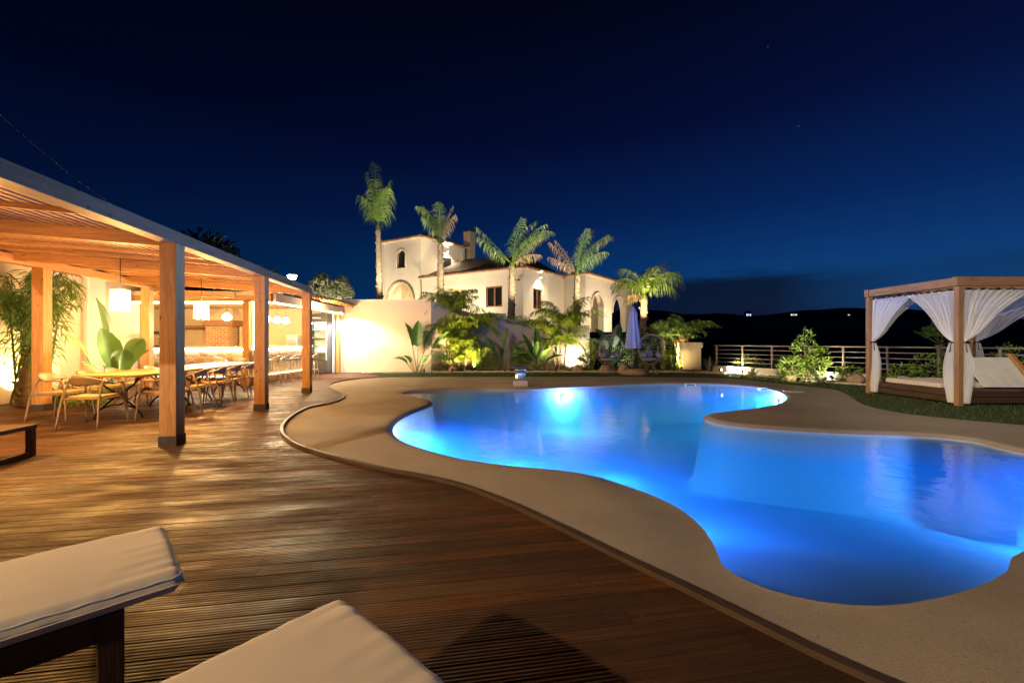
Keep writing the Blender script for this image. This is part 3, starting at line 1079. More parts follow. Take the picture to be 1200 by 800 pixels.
shrub('round yellow-green shrub right of the brightest garden lamp', (wp(565, 434, 18.7).x, 18.6, 0), [(0, 0, .6, .45, .4, .62, 900), (.2, 0, .4, .4, .3, .4, 400)], M_shrub, (.05, .1))
shrub('small feathery bush at the wall foot between the two banana plants', (wp(608, 434, 19).x, 19.2, 0), [(0, 0, .45, .3, .25, .45, 420)], M_shrub, (.05, .1))
shrub('low leafy mound at the foot of the smaller clump palm', (wp(512, 434, 18.4).x, 18.4, 0), [(0, 0, .22, .5, .3, .25, 420)], M_shrub, (.06, .11))
shrub('leafy mound between the round wall glow and the left egg chair', (wp(686, 434, 19).x, 19.1, 0), [(0, 0, .4, .45, .3, .4, 500), (.3, .1, .9, .3, .25, .4, 260)], M_shrub, (.06, .12))
shrub('trailing greenery over the coping of the grey wall', (wp(600, 378, 19.6).x, 19.75, 2.2), [(-1.0, 0, .2, .6, .2, .22, 260), (.3, 0, .05, .6, .2, .22, 260), (1.2, 0, -.15, .7, .2, .2, 260)], M_shrub, (.07, .13))
shrub('low bush in the bed right of the tall open bush', (gp(1000, 449).x, gp(1000, 449).y + .2, 0), [(0, 0, .25, .4, .3, .28, 260)], M_shrub, (.08, .14))
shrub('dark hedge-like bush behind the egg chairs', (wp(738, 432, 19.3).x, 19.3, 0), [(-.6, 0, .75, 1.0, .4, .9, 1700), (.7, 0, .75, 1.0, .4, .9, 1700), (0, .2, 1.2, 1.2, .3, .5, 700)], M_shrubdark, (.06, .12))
shrub('bright green bush lit beside the cream pier', (wp(786, 434, 19).x, 18.9, 0), [(0, 0, .45, .5, .35, .5, 900), (-.1, .1, 1.0, .5, .3, .5, 500)], M_shrub, (.05, .1))
shrub('tall open bush with pale green leaves by the railing', (gp(944, 446).x, gp(944, 446).y, 0), [(-.05, 0, 1.0, .36, .3, .45, 210), (.38, 0, .62, .34, .3, .42, 190), (-.45, 0, .42, .4, .3, .4, 200), (.0, 0, 1.42, .2, .18, .25, 40), (.62, .1, .85, .2, .2, .25, 40), (.1, 0, .35, .5, .3, .35, 120)], M_shrub, (.11, .20), 18)
shrub('low rounded yellow-green bush behind the railing bars', (wp(878, 425, 17.2).x, 17.2, 0), [(0, 0, .35, .6, .4, .42, 900)], M_shrub, (.05, .09))
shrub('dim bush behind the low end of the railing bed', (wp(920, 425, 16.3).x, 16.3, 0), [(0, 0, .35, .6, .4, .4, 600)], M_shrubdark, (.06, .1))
shrub('bright bush at the far right behind the daybed', (12.9, 11.05, 0), [(0, 0, .75, .35, .3, .5, 500)], M_shrub, (.06, .11))
shrub('leafy bush in shade behind the gazebo platform', (wp(1090, 440, 12).x, 12.0, 0), [(0, 0, .45, .5, .4, .5, 500), (-.6, .2, .3, .5, .4, .35, 300)], M_shrub, (.07, .14))


def spiky(label, base, n, L, m, group='spiky rosette plants in the railing bed', w=.05, elr=(35, 88), bend=25, name='yucca_plant'):
    o = thing(name, label, 'plant', base, 0, group)
    mb = MB()
    base = Vector(base)
    for k in range(n):
        az = rnd.uniform(0, 2 * PI); el = R(rnd.uniform(*elr)); l = L * rnd.uniform(.7, 1.1)
        h = Vector((math.cos(az), math.sin(az), 0)); sd = Vector((-math.sin(az), math.cos(az), 0))
        pts = [base + h * .02]
        for i in range(5):
            e = el - R(bend) * i / 4
            pts.append(pts[-1] + (h * math.cos(e) + Vector((0, 0, math.sin(e)))) * l / 5)
        vs, fs = [], []
        for i, q in enumerate(pts):
            ww = w * .5 * (1 - (i / 5) ** 2) * (1 if i else .6)
            vs += [q - sd * ww, q + Vector((0, 0, -ww * .5)), q + sd * ww]
        for i in range(5):
            a = i * 3
            fs += [(a, a + 1, a + 4, a + 3), (a + 1, a + 2, a + 5, a + 4)]
        mb.add(vs, fs, True)
    mb.build('leaves', m, o)
    return o


def gg(px, py): q = gp(px, py); return (q.x, q.y, 0)


spiky('pale upright spiky plant at the left end of the low white wall', gg(831, 437), 22, .75, M_agave, elr=(60, 90))
spiky('thin spiky plant on a short stem before the low white wall', gg(882, 440.5), 26, .5, M_agave, elr=(20, 85))
spiky('spiky plant below the left side of the tall open bush', gg(918, 444.5), 26, .6, M_agave, elr=(25, 85), bend=40)
spiky('palest spiky plant right of the tall open bush', gg(962, 449), 30, .65, M_agave, elr=(25, 85), bend=35)
spiky('dim spiky rosette beside the far left gazebo curtain', (wp(1047, 445, 12).x, 12.0, 0), 26, .8, M_shrub, elr=(20, 80), bend=40)
spiky('low arching grass tuft at the foot of the railing wall light', gg(990, 449), 36, .5, M_red, elr=(15, 60), bend=60, w=.02, name='grass_tuft')
spiky('low brown grass tuft before the cream pier', gg(812, 436.5), 40, .55, M_red, elr=(15, 60), bend=60, w=.02, name='grass_tuft')

# fan palm, arching frond palm and reddish plant right of the arcade
def fan_palm(label, base, h, n, L, m, group=None):
    base = Vector(base)
    o = thing('fan_palm', label, 'palm', base, 0, group)
    mb = MB(); trunk_mesh(mb, [base, base + Vector((.03, 0, h * .5)), base + Vector((0, 0, h))], .13, .1, 10); mb.build('trunk', M_trunkd, o)
    mb = MB()
    top = base + Vector((0, 0, h))
    for k in range(n):
        az = 2 * PI * k / n + rnd.uniform(-.2, .2); el = R(rnd.uniform(5, 80))
        d = Vector((math.cos(az) * math.cos(el), math.sin(az) * math.cos(el), math.sin(el)))
        c = top + d * L * .5
        mb.tube([top, c], [.012, .008], 4)
        sd = Vector((-math.sin(az), math.cos(az), 0)); 
        for j in range(15):
            a = R(-105 + 210 * j / 14)
            dd = (d * math.cos(a) + sd * math.sin(a)).normalized()
            l = L * .55 * rnd.uniform(.85, 1.1) * (1 - .25 * abs(j - 7) / 7)
            w = dd.cross(d.cross(sd)).normalized() * .022
            e = c + dd * l + Vector((0, 0, -.12 * l))
            mm = c + dd * l * .5
            mb.add([c, mm + w, e, mm - w], [(0, 1, 2), (0, 2, 3)])
    mb.build('crown', m, o)
    return o


fan_palm('fan-leaved palm with spread crown behind the right egg chair', (wp(778, 432, 20).x, 20.2, 0), 1.45, 16, 1.0, M_palm)
areca('low palm with one long arching frond over the cream pier', (wp(800, 430, 20).x, 20.2, .2), 4, 1.35, 1.7, group=None, gm=M_palm, nf=5, ll=.42, dr=(70, 120), upto=75)
spiky('reddish brown withered plant standing on a thin stem', (wp(797, 385, 20.4).x, 20.4, 1.3), 40, .6, M_red, group=None, elr=(10, 88), bend=50, w=.05, name='withered_plant')
fan_palm('small palm with slanted trunk in the dark behind the gazebo', (wp(1098, 445, 13).x, 12.9, 0), 1.2, 12, .8, M_palm)

# left garden under the pergola
bb = pw(-4.85, 3.0)
def bamboo(label, base, n):
    base = Vector(base)
    o = thing('bamboo_plant', label, 'plant', base, 0)
    lf = MB()
    st = MB()
    for k in range(n):
        b = base + Vector((rnd.uniform(-.3, .3), rnd.uniform(-.2, .2), 0))
        top = b + Vector((rnd.uniform(-.8, .7), rnd.uniform(-.3, .25), rnd.uniform(2.0, 2.7)))
        mid = b.lerp(top, .5) + Vector((0, 0, .35))
        P = catmull3([b, mid, top, top + (top - mid) * .4 + Vector((0, 0, -.75))], 8)
        st.tube(P, [.018 * (1 - .8 * i / len(P)) + .003 for i in range(len(P))], 5, False)
        for i in range(5, len(P)):
            for j in range(9):
                p = P[i] + Vector((rnd.uniform(-.12, .12), rnd.uniform(-.12, .12), rnd.uniform(-.1, .1)))
                a = rnd.uniform(0, 2 * PI)
                d = Vector((math.cos(a) * .6, math.sin(a) * .6, rnd.uniform(-1.1, .1))).normalized()
                l = rnd.uniform(.18, .36); w = d.cross(Vector((rnd.uniform(-1, 1), rnd.uniform(-1, 1), .3))).normalized() * .013
                q = p + d * l * .5; e = q + (d + Vector((0, 0, -.5))).normalized() * l * .5
                lf.add([p, q + w, e, q - w], [(0, 1, 2, 3)])
    st.build('stems', M_shrub, o)
    lf.build('leaves', M_palm, o)
    mb = MB(); trunk_mesh(mb, [base + Vector((.0, -.1, -.02)), base + Vector((.05, -.1, .6)), base + Vector((.15, -.1, 1.3))], .2, .07, 10); mb.build('trunk', M_trunk, o)
    return o


bamboo('bamboo-like plant with fine drooping leaves before the glowing wall', (-9.85, 8.75, 0), 15)
strelitzia('banana plant with one huge upright leaf behind the dining table', (wp(128, 455, 9.7).x, 9.7, 0),
           [(0, 250, 86, 1.15, 1.15, .62, 12), (.15, 290, 78, .75, .95, .50, 30), (.25, 320, 66, .65, .75, .42, 50), (.3, 340, 70, .9, .7, .4, 50), (-.05, 250, 70, .5, .5, .3, 50), (-.1, 200, 72, 1.0, .7, .3, 60),
            (.1, 300, 60, .55, .5, .3, 50), (.12, 30, 70, .6, .7, .32, 40), (-.15, 180, 50, .35, .5, .28, 60)], leafmat('warm green paddle leaf', (.075, .15, .03), (.12, .20, .05), .4, .35), wide=1.0)  # separate leaf greens for this one plant
shrub('low green plants at the foot of the left wall', (wp(98, 470, 8.6).x, 8.6, 0), [(0, 0, .25, .4, .3, .25, 140), (-.5, .1, .15, .3, .3, .15, 90)], M_shrub, (.1, .2))

# big dark trees beyond the pergola
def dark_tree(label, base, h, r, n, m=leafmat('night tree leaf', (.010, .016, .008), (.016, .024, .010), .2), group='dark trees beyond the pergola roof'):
    base = Vector(base)
    o = thing('broadleaf_tree', label, 'tree', base, 0, group)
    mb = MB()
    trunk_mesh(mb, [base, base + Vector((.2, 0, h * .35)), base + Vector((0, .1, h * .7))], r * .12, r * .05, 10)
    for k in range(6):
        a = 2 * PI * k / 6
        q = base + Vector((0, 0, h * .4)); e = base + Vector((math.cos(a) * r * .6, math.sin(a) * r * .6, h * .75))
        mb.tube([q, q.lerp(e, .5) + Vector((0, 0, .2)), e], [r * .05, r * .035, r * .015], 6)
    mb.build('trunk', M_trunkd, o)
    mb = MB()
    for k in range(11):
        a = rnd.uniform(0, 2 * PI); d = rnd.uniform(0, .75) * r
        leafy(mb, base + Vector((math.cos(a) * d, math.sin(a) * d, h * rnd.uniform(.6, .9))), r * .5, r * .5, r * .4, n // 11, .25, .5, .6, .3)
    mb.build('crown', m, o)
    return o


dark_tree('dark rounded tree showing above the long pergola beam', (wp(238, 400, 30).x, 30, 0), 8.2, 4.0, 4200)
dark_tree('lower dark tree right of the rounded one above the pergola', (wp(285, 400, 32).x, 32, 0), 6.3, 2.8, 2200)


def olive(label, base, h, r, n):
    base = Vector(base)
    o = thing('olive_tree', label, 'olive tree', base, 0, 'olive trees above the kitchen roof')
    mb = MB()
    trunk_mesh(mb, [base, base + Vector((.15, 0, h * .4)), base + Vector((-.05, 0, h * .75))], .2, .1, 8)
    mb.build('trunk', M_trunk, o)
    mb = MB()
    for dx, dz, rr in ((0, .8, 1), (-.5 * r, .72, .6), (.5 * r, .74, .6), (.1 * r, .95, .5)):
        leafy(mb, base + Vector((dx, rnd.uniform(-.2, .2), h * dz)), r * rr, r * rr, r * rr * .8, int(n * rr), .12, .22, .3, .2)
    mb.build('crown', M_olive, o)
    return o


ol1 = olive('olive tree with grey rounded crown above the tiled kitchen roof', (wp(378, 360, 24).x, 24, TZ), 3.2, .65, 700)
olive('smaller olive tree nearest the tall palm above the kitchen roof', (wp(399, 360, 24).x, 24, TZ), 3.1, .6, 600)
areca('small palm tuft low between the tall palm and the kitchen roof', (wp(424, 352, 25).x, 25, 2.3), 3, .6, 1.1, group=None, gm=M_palm, nf=5, ll=.35)

# ------------------------------------------------------------------ walls with openings
def panel(mb, p0, p1, z0, z1, th, holes=()):
    """upright wall from p0 to p1 (seen face), thickness th behind it; holes are lists of (s, z)"""
    p0, p1 = Vector((p0[0], p0[1])), Vector((p1[0], p1[1]))
    d = p1 - p0
    L = d.length
    d.normalize()
    nb = Vector((-d.y, d.x))     # towards the back
    outer = [Vector((0, z0)), Vector((L, z0)), Vector((L, z1)), Vector((0, z1))]
    pts = list(outer); edges = [(0, 1), (1, 2), (2, 3), (3, 0)]
    hs = []
    for h in holes:
        h = [Vector(q) for q in h]
        hs.append(h)
        b = len(pts); pts += h
        edges += [(b + i, b + (i + 1) % len(h)) for i in range(len(h))]
    vo, eo, fo, *_ = delaunay_2d_cdt(pts, edges, [], 0, 1e-5)
    fs = []
    for f in fo:
        c = sum((vo[i] for i in f), Vector((0, 0))) / len(f)
        if not any(inside(h, c) for h in hs): fs.append(tuple(f))
    def w(q, t): return Vector((p0.x + d.x * q.x + nb.x * t, p0.y + d.y * q.x + nb.y * t, q.y))
    mb.add([w(q, 0) for q in vo], fs)
    mb.add([w(q, th) for q in vo], [f[::-1] for f in fs])
    for loop in [outer] + hs:
        n = len(loop)
        mb.add([w(q, 0) for q in loop] + [w(q, th) for q in loop], [(i, (i + 1) % n, n + (i + 1) % n, n + i) for i in range(n)])
    return w


def arch(s0, s1, z0, zs, n=14):
    r = (s1 - s0) / 2; c = (s0 + s1) / 2
    return [(s0, z0), (s1, z0)] + [(c + r * math.cos(PI * k / n), zs + r * math.sin(PI * k / n)) for k in range(n + 1)]


def rect(s0, s1, z0, z1): return [(s0, z0), (s1, z0), (s1, z1), (s0, z1)]


# garden wall behind the pool (cream, high) and the lower retaining walls
t = thing('garden_wall', 'high cream wall lit white beside the kitchen, ending left of the clump palm', 'wall', (-8, 18, 0))
mb = MB(); panel(mb, (-15.5, 18.0), (-3.42, 18.0), 0, 3.02, .3)
mb.build('wall', M_stucco, t)
mb = MB()
o0, o1, o2, o3 = Vector((-3.42, 18.0, 0)), Vector((-1.74, 19.8, 0)), Vector((-1.74, 20.1, 0)), Vector((-3.42, 18.3, 0))
up0, up1 = Vector((0, 0, 3.02)), Vector((0, 0, 2.58))
mb.add([o0, o1, o2, o3, o0 + up0, o1 + up1, o2 + up1, o3 + up0], [(0, 1, 5, 4), (1, 2, 6, 5), (2, 3, 7, 6), (4, 5, 6, 7)])
mb.build('angled_wall', M_stucco, t)
mb = MB(); mb.box((-9.46, 18.15, 3.045), (12.2, .36, .05)); mb.build('coping', M_stucco_w, t)
t = thing('retaining_wall', 'stepped grey garden wall below the villa windows', 'wall', (0, 19.8, 0))
mb = MB()
zs = [(-1.72, -.28, 2.55), (-.27, 1.52, 2.26), (1.53, 3.6, 2.0)]
for x0, x1, zt in zs: panel(mb, (x0, 19.8), (x1, 19.8), 0, zt, .3)
mb.build('wall', M_greywall, t)
mb = MB()
for x0, x1, zt in zs: mb.box(((x0 + x1) / 2, 19.95, zt + .025), (x1 - x0, .36, .05))
mb.build('coping', M_greywall, t)
sheet('villa_terrace', [Vector(q) for q in ((-30, 18.3), (-3.7, 18.3), (-1.9, 20.1), (9.3, 20.1), (12, 40), (-30, 48))], [], lambda x, y: TZ, M_soil)
t = thing('boundary_pier', 'short cream wall pier at the left end of the metal railing', 'wall', (8.1, 19.5, 0))
mb = MB(); mb.box((8.15, 19.65, .63), (1.0, .3, 1.26)); mb.build('wall', M_stucco, t, .01)
mb = MB(); mb.box((8.57, 19.44, 1.13), (.22, .1, .22)); mb.build('junction_box', M_white, t, .01)

# low white wall + railing
a0, a1 = Vector((8.55, 18.05)), Vector((13.9, 8.15))
dd = (a1 - a0).normalized(); LL = (a1 - a0).length
t = thing('low_wall', 'low white rendered wall carrying the railing', 'wall', (a0.x, a0.y, 0))
mb = MB(); mb.bar((a0.x, a0.y, .14), (a1.x, a1.y, .14), .22, .30); mb.build('wall', M_stucco_w, t, .01)
t = thing('railing', 'timber-topped railing with four horizontal metal bars along the low white wall', 'railing', (a0.x, a0.y, .29))
mb = MB(); mb.bar((a0.x, a0.y, 1.13), (a1.x, a1.y, 1.13), .07, .045); mb.build('handrail', M_rail, t, .006)
k = 0
s = 0.12
while s < LL:
    q = a0 + dd * s
    mb = MB(); mb.bar((q.x, q.y, .29), (q.x, q.y, 1.105), .06, .06, (dd.x, dd.y, 0)); mb.build('post', M_rail, t, .004)
    s += 1.15
for z in (.46, .62, .79, .96):
    mb = MB(); mb.bar((a0.x, a0.y, z), (a1.x, a1.y, z), .018, .028); mb.build('bar', M_railmetal, t)

# left boundary wall behind the dining area
t = thing('boundary_wall', 'cream boundary wall with shallow piers behind the dining tables', 'wall', pw(-5.7, 2), TH)
mb = MB()
mb.box((0, 0, 1.45), (0, 0, 0))
mb = MB(); q0, q1 = pw(-5.75, -9), pw(-5.75, 8.6)
mb.bar((q0.x, q0.y, 1.5), (q1.x, q1.y, 1.5), .25, 3.0)
mb.build('wall', M_stucco, t)
for s in (-5.2, -2.2, .8, 3.8, 5.4, 6.8):
    q = pw(-5.56, s)
    mb = MB(); mb.box((q.x, q.y, 1.5), (.14, .55, 3.0), TH); mb.build('pier', M_stucco_w, t, .01)

# ------------------------------------------------------------------ pergola
t = thing('pergola', 'long timber pergola with corrugated roof over the dining tables', 'pergola', PO, TH)
PG = t
PW_ = .19
def ploc(mb, name, m, **k): return mb.build(name, m, PG, **k)
for row, xs_, ss, zt in (('front', 0.0, (-2.78, 0.0, 2.75, 5.58), 2.53), ('back', -4.05, (-2.5, .45, 3.37, 6.31), 2.67)):
    for s in ss:
        c = pw(xs_, s)
        mb = MB(); mb.box((c.x, c.y, zt / 2 + .06), (PW_, PW_, zt - .12), TH)
        po = ploc(mb, 'post', M_pz, bevel=.006)
        mb = MB(); mb.box((c.x, c.y, .06), (PW_ + .016, PW_ + .016, .13), TH)
        sh = mb.build('post_shoe', M_gray, po, bevel=.003)
S0, S1 = -3.3, 6.75
def pbar(mb, x0, s0, z0, x1, s1, z1, w, h):
    mb.bar(pw(x0, s0, z0), pw(x1, s1, z1), w, h)
mb = MB(); pbar(mb, 0, S0, 2.605, 0, 5.72, 2.605, PW_ - .004, .15); ploc(mb, 'front_beam', wood('dimmed beam', (.22, .12, .055), (.14, .075, .033), 'y'), bevel=.006)  # darker copy of the pine, colour lowered to dim the pool-lit face
mb = MB(); pbar(mb, -4.05, S0, 2.745, -4.05, S1, 2.745, PW_ - .004, .15); ploc(mb, 'back_beam', M_py, bevel=.006)
for rs, w_, h_ in ((-3.2, .09, .15), (-2.3, .045, .055), (-1.75, .045, .055), (-.95, .045, .055), (0.0, .09, .16), (.75, .045, .055), (1.45, .045, .055), (2.1, .045, .055), (2.75, .09, .16), (3.45, .045, .055), (4.15, .045, .055), (4.85, .045, .055), (5.58, .09, .16)):
    mb = MB(); zo = .655 - h_ / 2
    pbar(mb, -4.4, rs, 2.24 + zo, -.1, rs, 2.00 + zo, w_, h_)
    ploc(mb, 'rafter', M_px, bevel=.004)
# corrugated sheet, ridges along the pergola
def cor(u, v_):
    x = -4.6 + 4.5 * u
    s = S0 - .1 + (5.80 - S0) * v_
    z = 2.655 - x * .0558 + .062 + .034 * math.sin(2 * PI * x / .125)
    return pw(x, s, z)
m, nt, out = newmat('translucent corrugated sheet')
p = N(nt, 'ShaderNodeBsdfPrincipled', Roughness=.45)
p.inputs['Base Color'].default_value = (.50, .42, .36, 1)
tl = N(nt, 'ShaderNodeBsdfTranslucent'); tl.inputs['Color'].default_value = (.42, .38, .40, 1)
mx = N(nt, 'ShaderNodeMixShader', Fac=.25)
nt.links.new(p.outputs[0], mx.inputs[1]); nt.links.new(tl.outputs[0], mx.inputs[2]); nt.links.new(mx.outputs[0], out.inputs['Surface'])
mb = MB()
xx = -4.5
while xx < -.15:
    zz = 2.655 - xx * .0558 + .004
    pbar(mb, xx, S0, zz, xx, 5.75, zz, .055, .022)
    xx += .125
ploc(mb, 'roof_slats', M_py)
mb = MB(); mb.grid(cor, 360, 2); ploc(mb, 'roof_sheet', m)
# timber beam and brackets joining pergola to the kitchen
mb = MB(); pbar(mb, -4.05, 6.7, 2.60, -2.3, 7.03, 2.60, .12, .16); ploc(mb, 'end_beam', M_px, bevel=.005)

# ------------------------------------------------------------------ pendants
WARM = (1.0, .50, .12)


def fringe_pendant(s, zc, r, h, label, power, x=-2.0, ztop=2.80):
    c = pw(x, s)
    o = thing('pendant_lamp', label, 'pendant lamp', (c.x, c.y, zc), 0, 'fringed pendant lamps under the pergola')
    mb = MB(); mb.tube([(c.x, c.y, zc + h / 2), (c.x, c.y, ztop)], .006, 6); mb.build('cord', M_black, o)
    mb = MB()
    mb.lathe([(r * .94, -h / 2 + .05), (r * .97, h / 2), (r * .3, h / 2 + .02)], 28, (c.x, c.y, zc), lambda a, z: 1 + .03 * math.sin(a * 14))
    for k in range(44):
        a = 2 * PI * k / 44
        q = Vector((c.x + math.cos(a) * r, c.y + math.sin(a) * r, zc))
        l = rnd.uniform(.0, .06)
        mb.tube([q + Vector((0, 0, h / 2)), q + Vector((math.cos(a) * .008, math.sin(a) * .008, -h / 2 - l + .04))], .007, 4)
    mb.build('fringe_shade', M_shade, o)
    lamp('pendant_bulb', 'POINT', (c.x, c.y, zc - h / 2 - .06), power, WARM, o, .09)
    return o


fringe_pendant(2.2, 1.99, .125, .36, 'fringed pendant lamp glowing above the oak table', 430)
fringe_pendant(4.7, 1.97, .135, .34, 'fringed pendant lamp glowing above the white table', 430)
fringe_pendant(-.4, 1.99, .125, .36, 'fringed pendant lamp nearest the camera end of the pergola', 320)
fringe_pendant(-2.6, 1.99, .125, .36, 'fringed pendant lamp over the open end of the pergola', 190)

# ------------------------------------------------------------------ tables and chairs
def make_table(name, label, top_mat, s0, s1, x0, x1):
    c = pw((x0 + x1) / 2, (s0 + s1) / 2)
    o = thing(name, label, 'table', c, TH)
    L, W_ = s1 - s0, x1 - x0
    mb = MB()
    cor_ = []
    rr = .18
    for sx_, sy_, a0_ in ((1, 1, 0), (-1, 1, 90), (-1, -1, 180), (1, -1, 270)):
        for k in range(7):
            a = R(a0_ + 15 * k)
            cor_.append((sx_ * (W_ / 2 - rr) + rr * math.cos(a), sy_ * (L / 2 - rr) + rr * math.sin(a)))
    n = len(cor_)
    RM = WM[o.name]
    mb.add([RM @ Vector((a, b_, z)) for z in (.715, .752) for a, b_ in cor_],
           [tuple(range(n - 1, -1, -1)), tuple(range(n, 2 * n))] + [(i, (i + 1) % n, n + (i + 1) % n, n + i) for i in range(n)])
    mb.build('tabletop', top_mat, o, .006)
    for sy_ in (-1, 1):
        mb = MB()
        yy = sy_ * (L / 2 - .35)
        def lp(x, z, dy=0): return RM @ Vector((x, yy + dy, z))
        for sg in (-1, 1):
            mb.tube(catmull3([lp(sg * .36, .0), lp(sg * .30, .12), lp(sg * .05, .36), lp(-sg * .22, .56), lp(-sg * .30, .71)], 5), .016, 7)
            mb.tube(catmull3([lp(sg * .30, .14), lp(sg * .12, .22), lp(0, .23)], 4), .012, 6)
        mb.tube([lp(-.33, .70), lp(.33, .70)], .014, 6)
        mb.build('trestle', M_iron, o)
    mb = MB()
    for sg in (-1, 1):
        mb.tube([RM @ Vector((0, sg * (L / 2 - .35), .36)), RM @ Vector((0, 0, .70))], .011, 6)
        mb.tube([RM @ Vector((0, sg * (L / 2 - .35), .22)), RM @ Vector((0, -sg * .05, .45))], .011, 6)
    mb.build('brace', M_iron, o)
    return o


make_table('dining_table', 'oak-topped dining table on black iron trestles', M_oak, 1.85, 3.95, -2.55, -1.5)
make_table('dining_table', 'white-topped dining table on black iron trestles nearer the bar', M_whitetop, 4.0, 6.3, -2.5, -1.45)


def make_chair(back_mat, frame_mat, label):
    """dining armchair facing +Y"""
    o = thing('dining_chair', label, 'chair', (0, 0, 0), 0, 'armchairs around the dining tables')
    # seat
    mb = MB()
    def sf(u, v_):
        x = (u - .5) * (.46 - .05 * (1 - v_)); y = -.20 + .42 * v_
        z = .452 - .018 * math.sin(PI * u) * math.sin(PI * v_) + .01 * v_
        return Vector((x, y, z))
    mb.grid(sf, 10, 10)
    mb.build('seat', M_seat, o, solid=.028)
    # curved rail that is both backrest and arms
    mb = MB()
    for sg in (-1, 1):
        pass
    def rail(u, v_):
        a = R(-175 + 170 * u)
        x = .275 * math.cos(a); y = .02 + .255 * math.sin(a) if math.sin(a) < 0 else .02
        t_ = math.sin(PI * u)
        hh = .03 + .11 * max(0, (t_ - .45) / .55) ** 1.2
        z = .655 + .115 * t_ ** 1.5 - hh * (1 - v_) + .005
        y -= .05 * t_ * v_
        return Vector((x, y, z))
    mb.grid(rail, 26, 5)
    mb.build('backrest', back_mat, o, solid=.022, bevel=0)
    # arms
    for sg in (-1, 1):
        mb = MB()
        mb.tube(catmull3([(sg * .274, .0, .652), (sg * .275, .10, .655), (sg * .268, .19, .645)], 4), [.016] * 9, 7)
        mb.build('arm', frame_mat, o)
    for sx_ in (-1, 1):
        mb = MB(); mb.tube(catmull3([(sx_ * .30, .27, 0), (sx_ * .275, .235, .35), (sx_ * .265, .20, .645)], 4), [.012] * 3 + [.016] * 6, 7); mb.build('leg', frame_mat, o)
        mb = MB(); mb.tube(catmull3([(sx_ * .27, -.33, 0), (sx_ * .245, -.265, .40), (sx_ * .225, -.165, .69)], 4), [.012] * 3 + [.016] * 6, 7); mb.build('leg', frame_mat, o)
    mb = MB()
    mb.tube([(-.26, -.24, .43), (.26, -.24, .43)], .012, 6); mb.tube([(-.28, .21, .43), (.28, .21, .43)], .012, 6)
    for sg in (-1, 1): mb.tube([(sg * .255, -.25, .43), (sg * .275, .22, .43)], .012, 6)
    mb.build('seat_frame', frame_mat, o)
    return o


ch = [(-1.98, 1.62, 0, 'pale armchair at the near end of the oak table, back to the camera'),
      (-2.95, 2.35, -90, 'pale armchair on the wall side at the near corner of the oak table'),
      (-2.95, 3.1, -90, 'pale armchair on the wall side, second along the oak table'),
      (-2.95, 3.75, -90, 'pale armchair on the wall side at the far end of the oak table')]
proto = make_chair(M_chair, M_chair, ch[0][3])
chairs = []
for i, (x, s, a, lab) in enumerate(ch):
    o = proto if i == 0 else copy_tree(proto)
    place(o, pw(x, s), TH + R(a)); o['label'] = lab
ch2 = [(-1.32, 2.2, 88, 'mauve-backed armchair nearest the camera on the pool side of the tables'),
       (-1.34, 2.97, 92, 'mauve-backed armchair second along the pool side'),
       (-1.33, 3.68, 90, 'mauve-backed armchair in the middle of the pool-side row'),
       (-1.36, 4.45, 86, 'mauve-backed armchair fourth along the pool side'),
       (-1.38, 5.2, 90, 'mauve-backed armchair farthest along the pool side, partly behind a post')]
proto2 = make_chair(M_chairback, M_chair, ch2[0][3])
for i, (x, s, a, lab) in enumerate(ch2):
    o = proto2 if i == 0 else copy_tree(proto2)
    place(o, pw(x, s), TH + R(a)); o['label'] = lab
for i, (x, s, a, lab) in enumerate([(-2.75, 4.55, -90, 'pale armchair across the white table from the pool, nearer one'),
                                    (-2.75, 5.4, -90, 'pale armchair across the white table from the pool, nearer the bar')]):
    o = copy_tree(proto)
    place(o, pw(x, s), TH + R(a)); o['label'] = lab

# low dark table at the left edge
c = gp(-22, 543)
t = thing('side_table', 'low dark wooden table cut off at the left edge of the deck', 'table', c, TH)
mb = MB(); mb.box((c.x, c.y, .335), (.55, .6, .045), TH); mb.build('tabletop', M_dark, t, .004)
for sx_ in (-1, 1):
    mb = MB()
    RM = WM[t.name]
    for sy_ in (-1, 1):
        q = RM @ Vector((sx_ * .24, sy_ * .26, 0)); mb.box((q.x, q.y, .157), (.06, .06, .314), TH)
    q = RM @ Vector((sx_ * .24, 0, .03)); mb.box((q.x, q.y, .03), (.055, .46, .045), TH)
    mb.build('leg_frame', M_darkz, t, .003)

# ------------------------------------------------------------------ poolside kitchen
KX = -7.85
t = thing('poolside_kitchen', 'open poolside kitchen with tiled eaves and warm led strips', 'building', (-10, 15, 0))
K = t
mb = MB(); mb.box((-11.2, 15.2, 2.72), (7.9, 5.3, .12)); mb.build('ceiling_slab', M_plaster, t)
mb = MB(); mb.box((-11.25, 12.62, 2.60), (8.3, .12, .24)); mb.build('front_fascia', M_px, t, .004)
mb = MB(); mb.box((-7.12, 15.36, 2.60), (.12, 5.2, .24)); mb.build('side_fascia', M_stucco, t, .004)
mb = MB()
mb.box((-11.22, 12.64, 2.455), (8.1, .03, .04)); mb.build('led_strip', M_led, t)
mb = MB(); mb.box((-7.11, 15.3, 2.455), (.03, 5.2, .04)); mb.build('led_strip', M_led, t)
mb = MB(); mb.box((-7.8, 12.58, 1.24), (.17, .17, 2.48)); mb.build('post', M_pz, t, .006)
mb = MB(); mb.box((-7.62, 12.62, 1.75), (.05, .03, 1.40)); mb.build('led_strip', M_led, t)
mb = MB(); mb.box((-7.17, 17.62, 1.24), (.14, .14, 2.46)); mb.build('post', M_pz, t, .006)
mb = MB(); mb.box((-7.36, 17.62, 1.24), (.06, .2, 2.46)); mb.build('door_jamb', M_white, t, .004)
mb = MB(); mb.box((-15.2, 15.2, 1.36), (.2, 5.2, 2.72)); mb.build('side_wall', M_plaster, t)
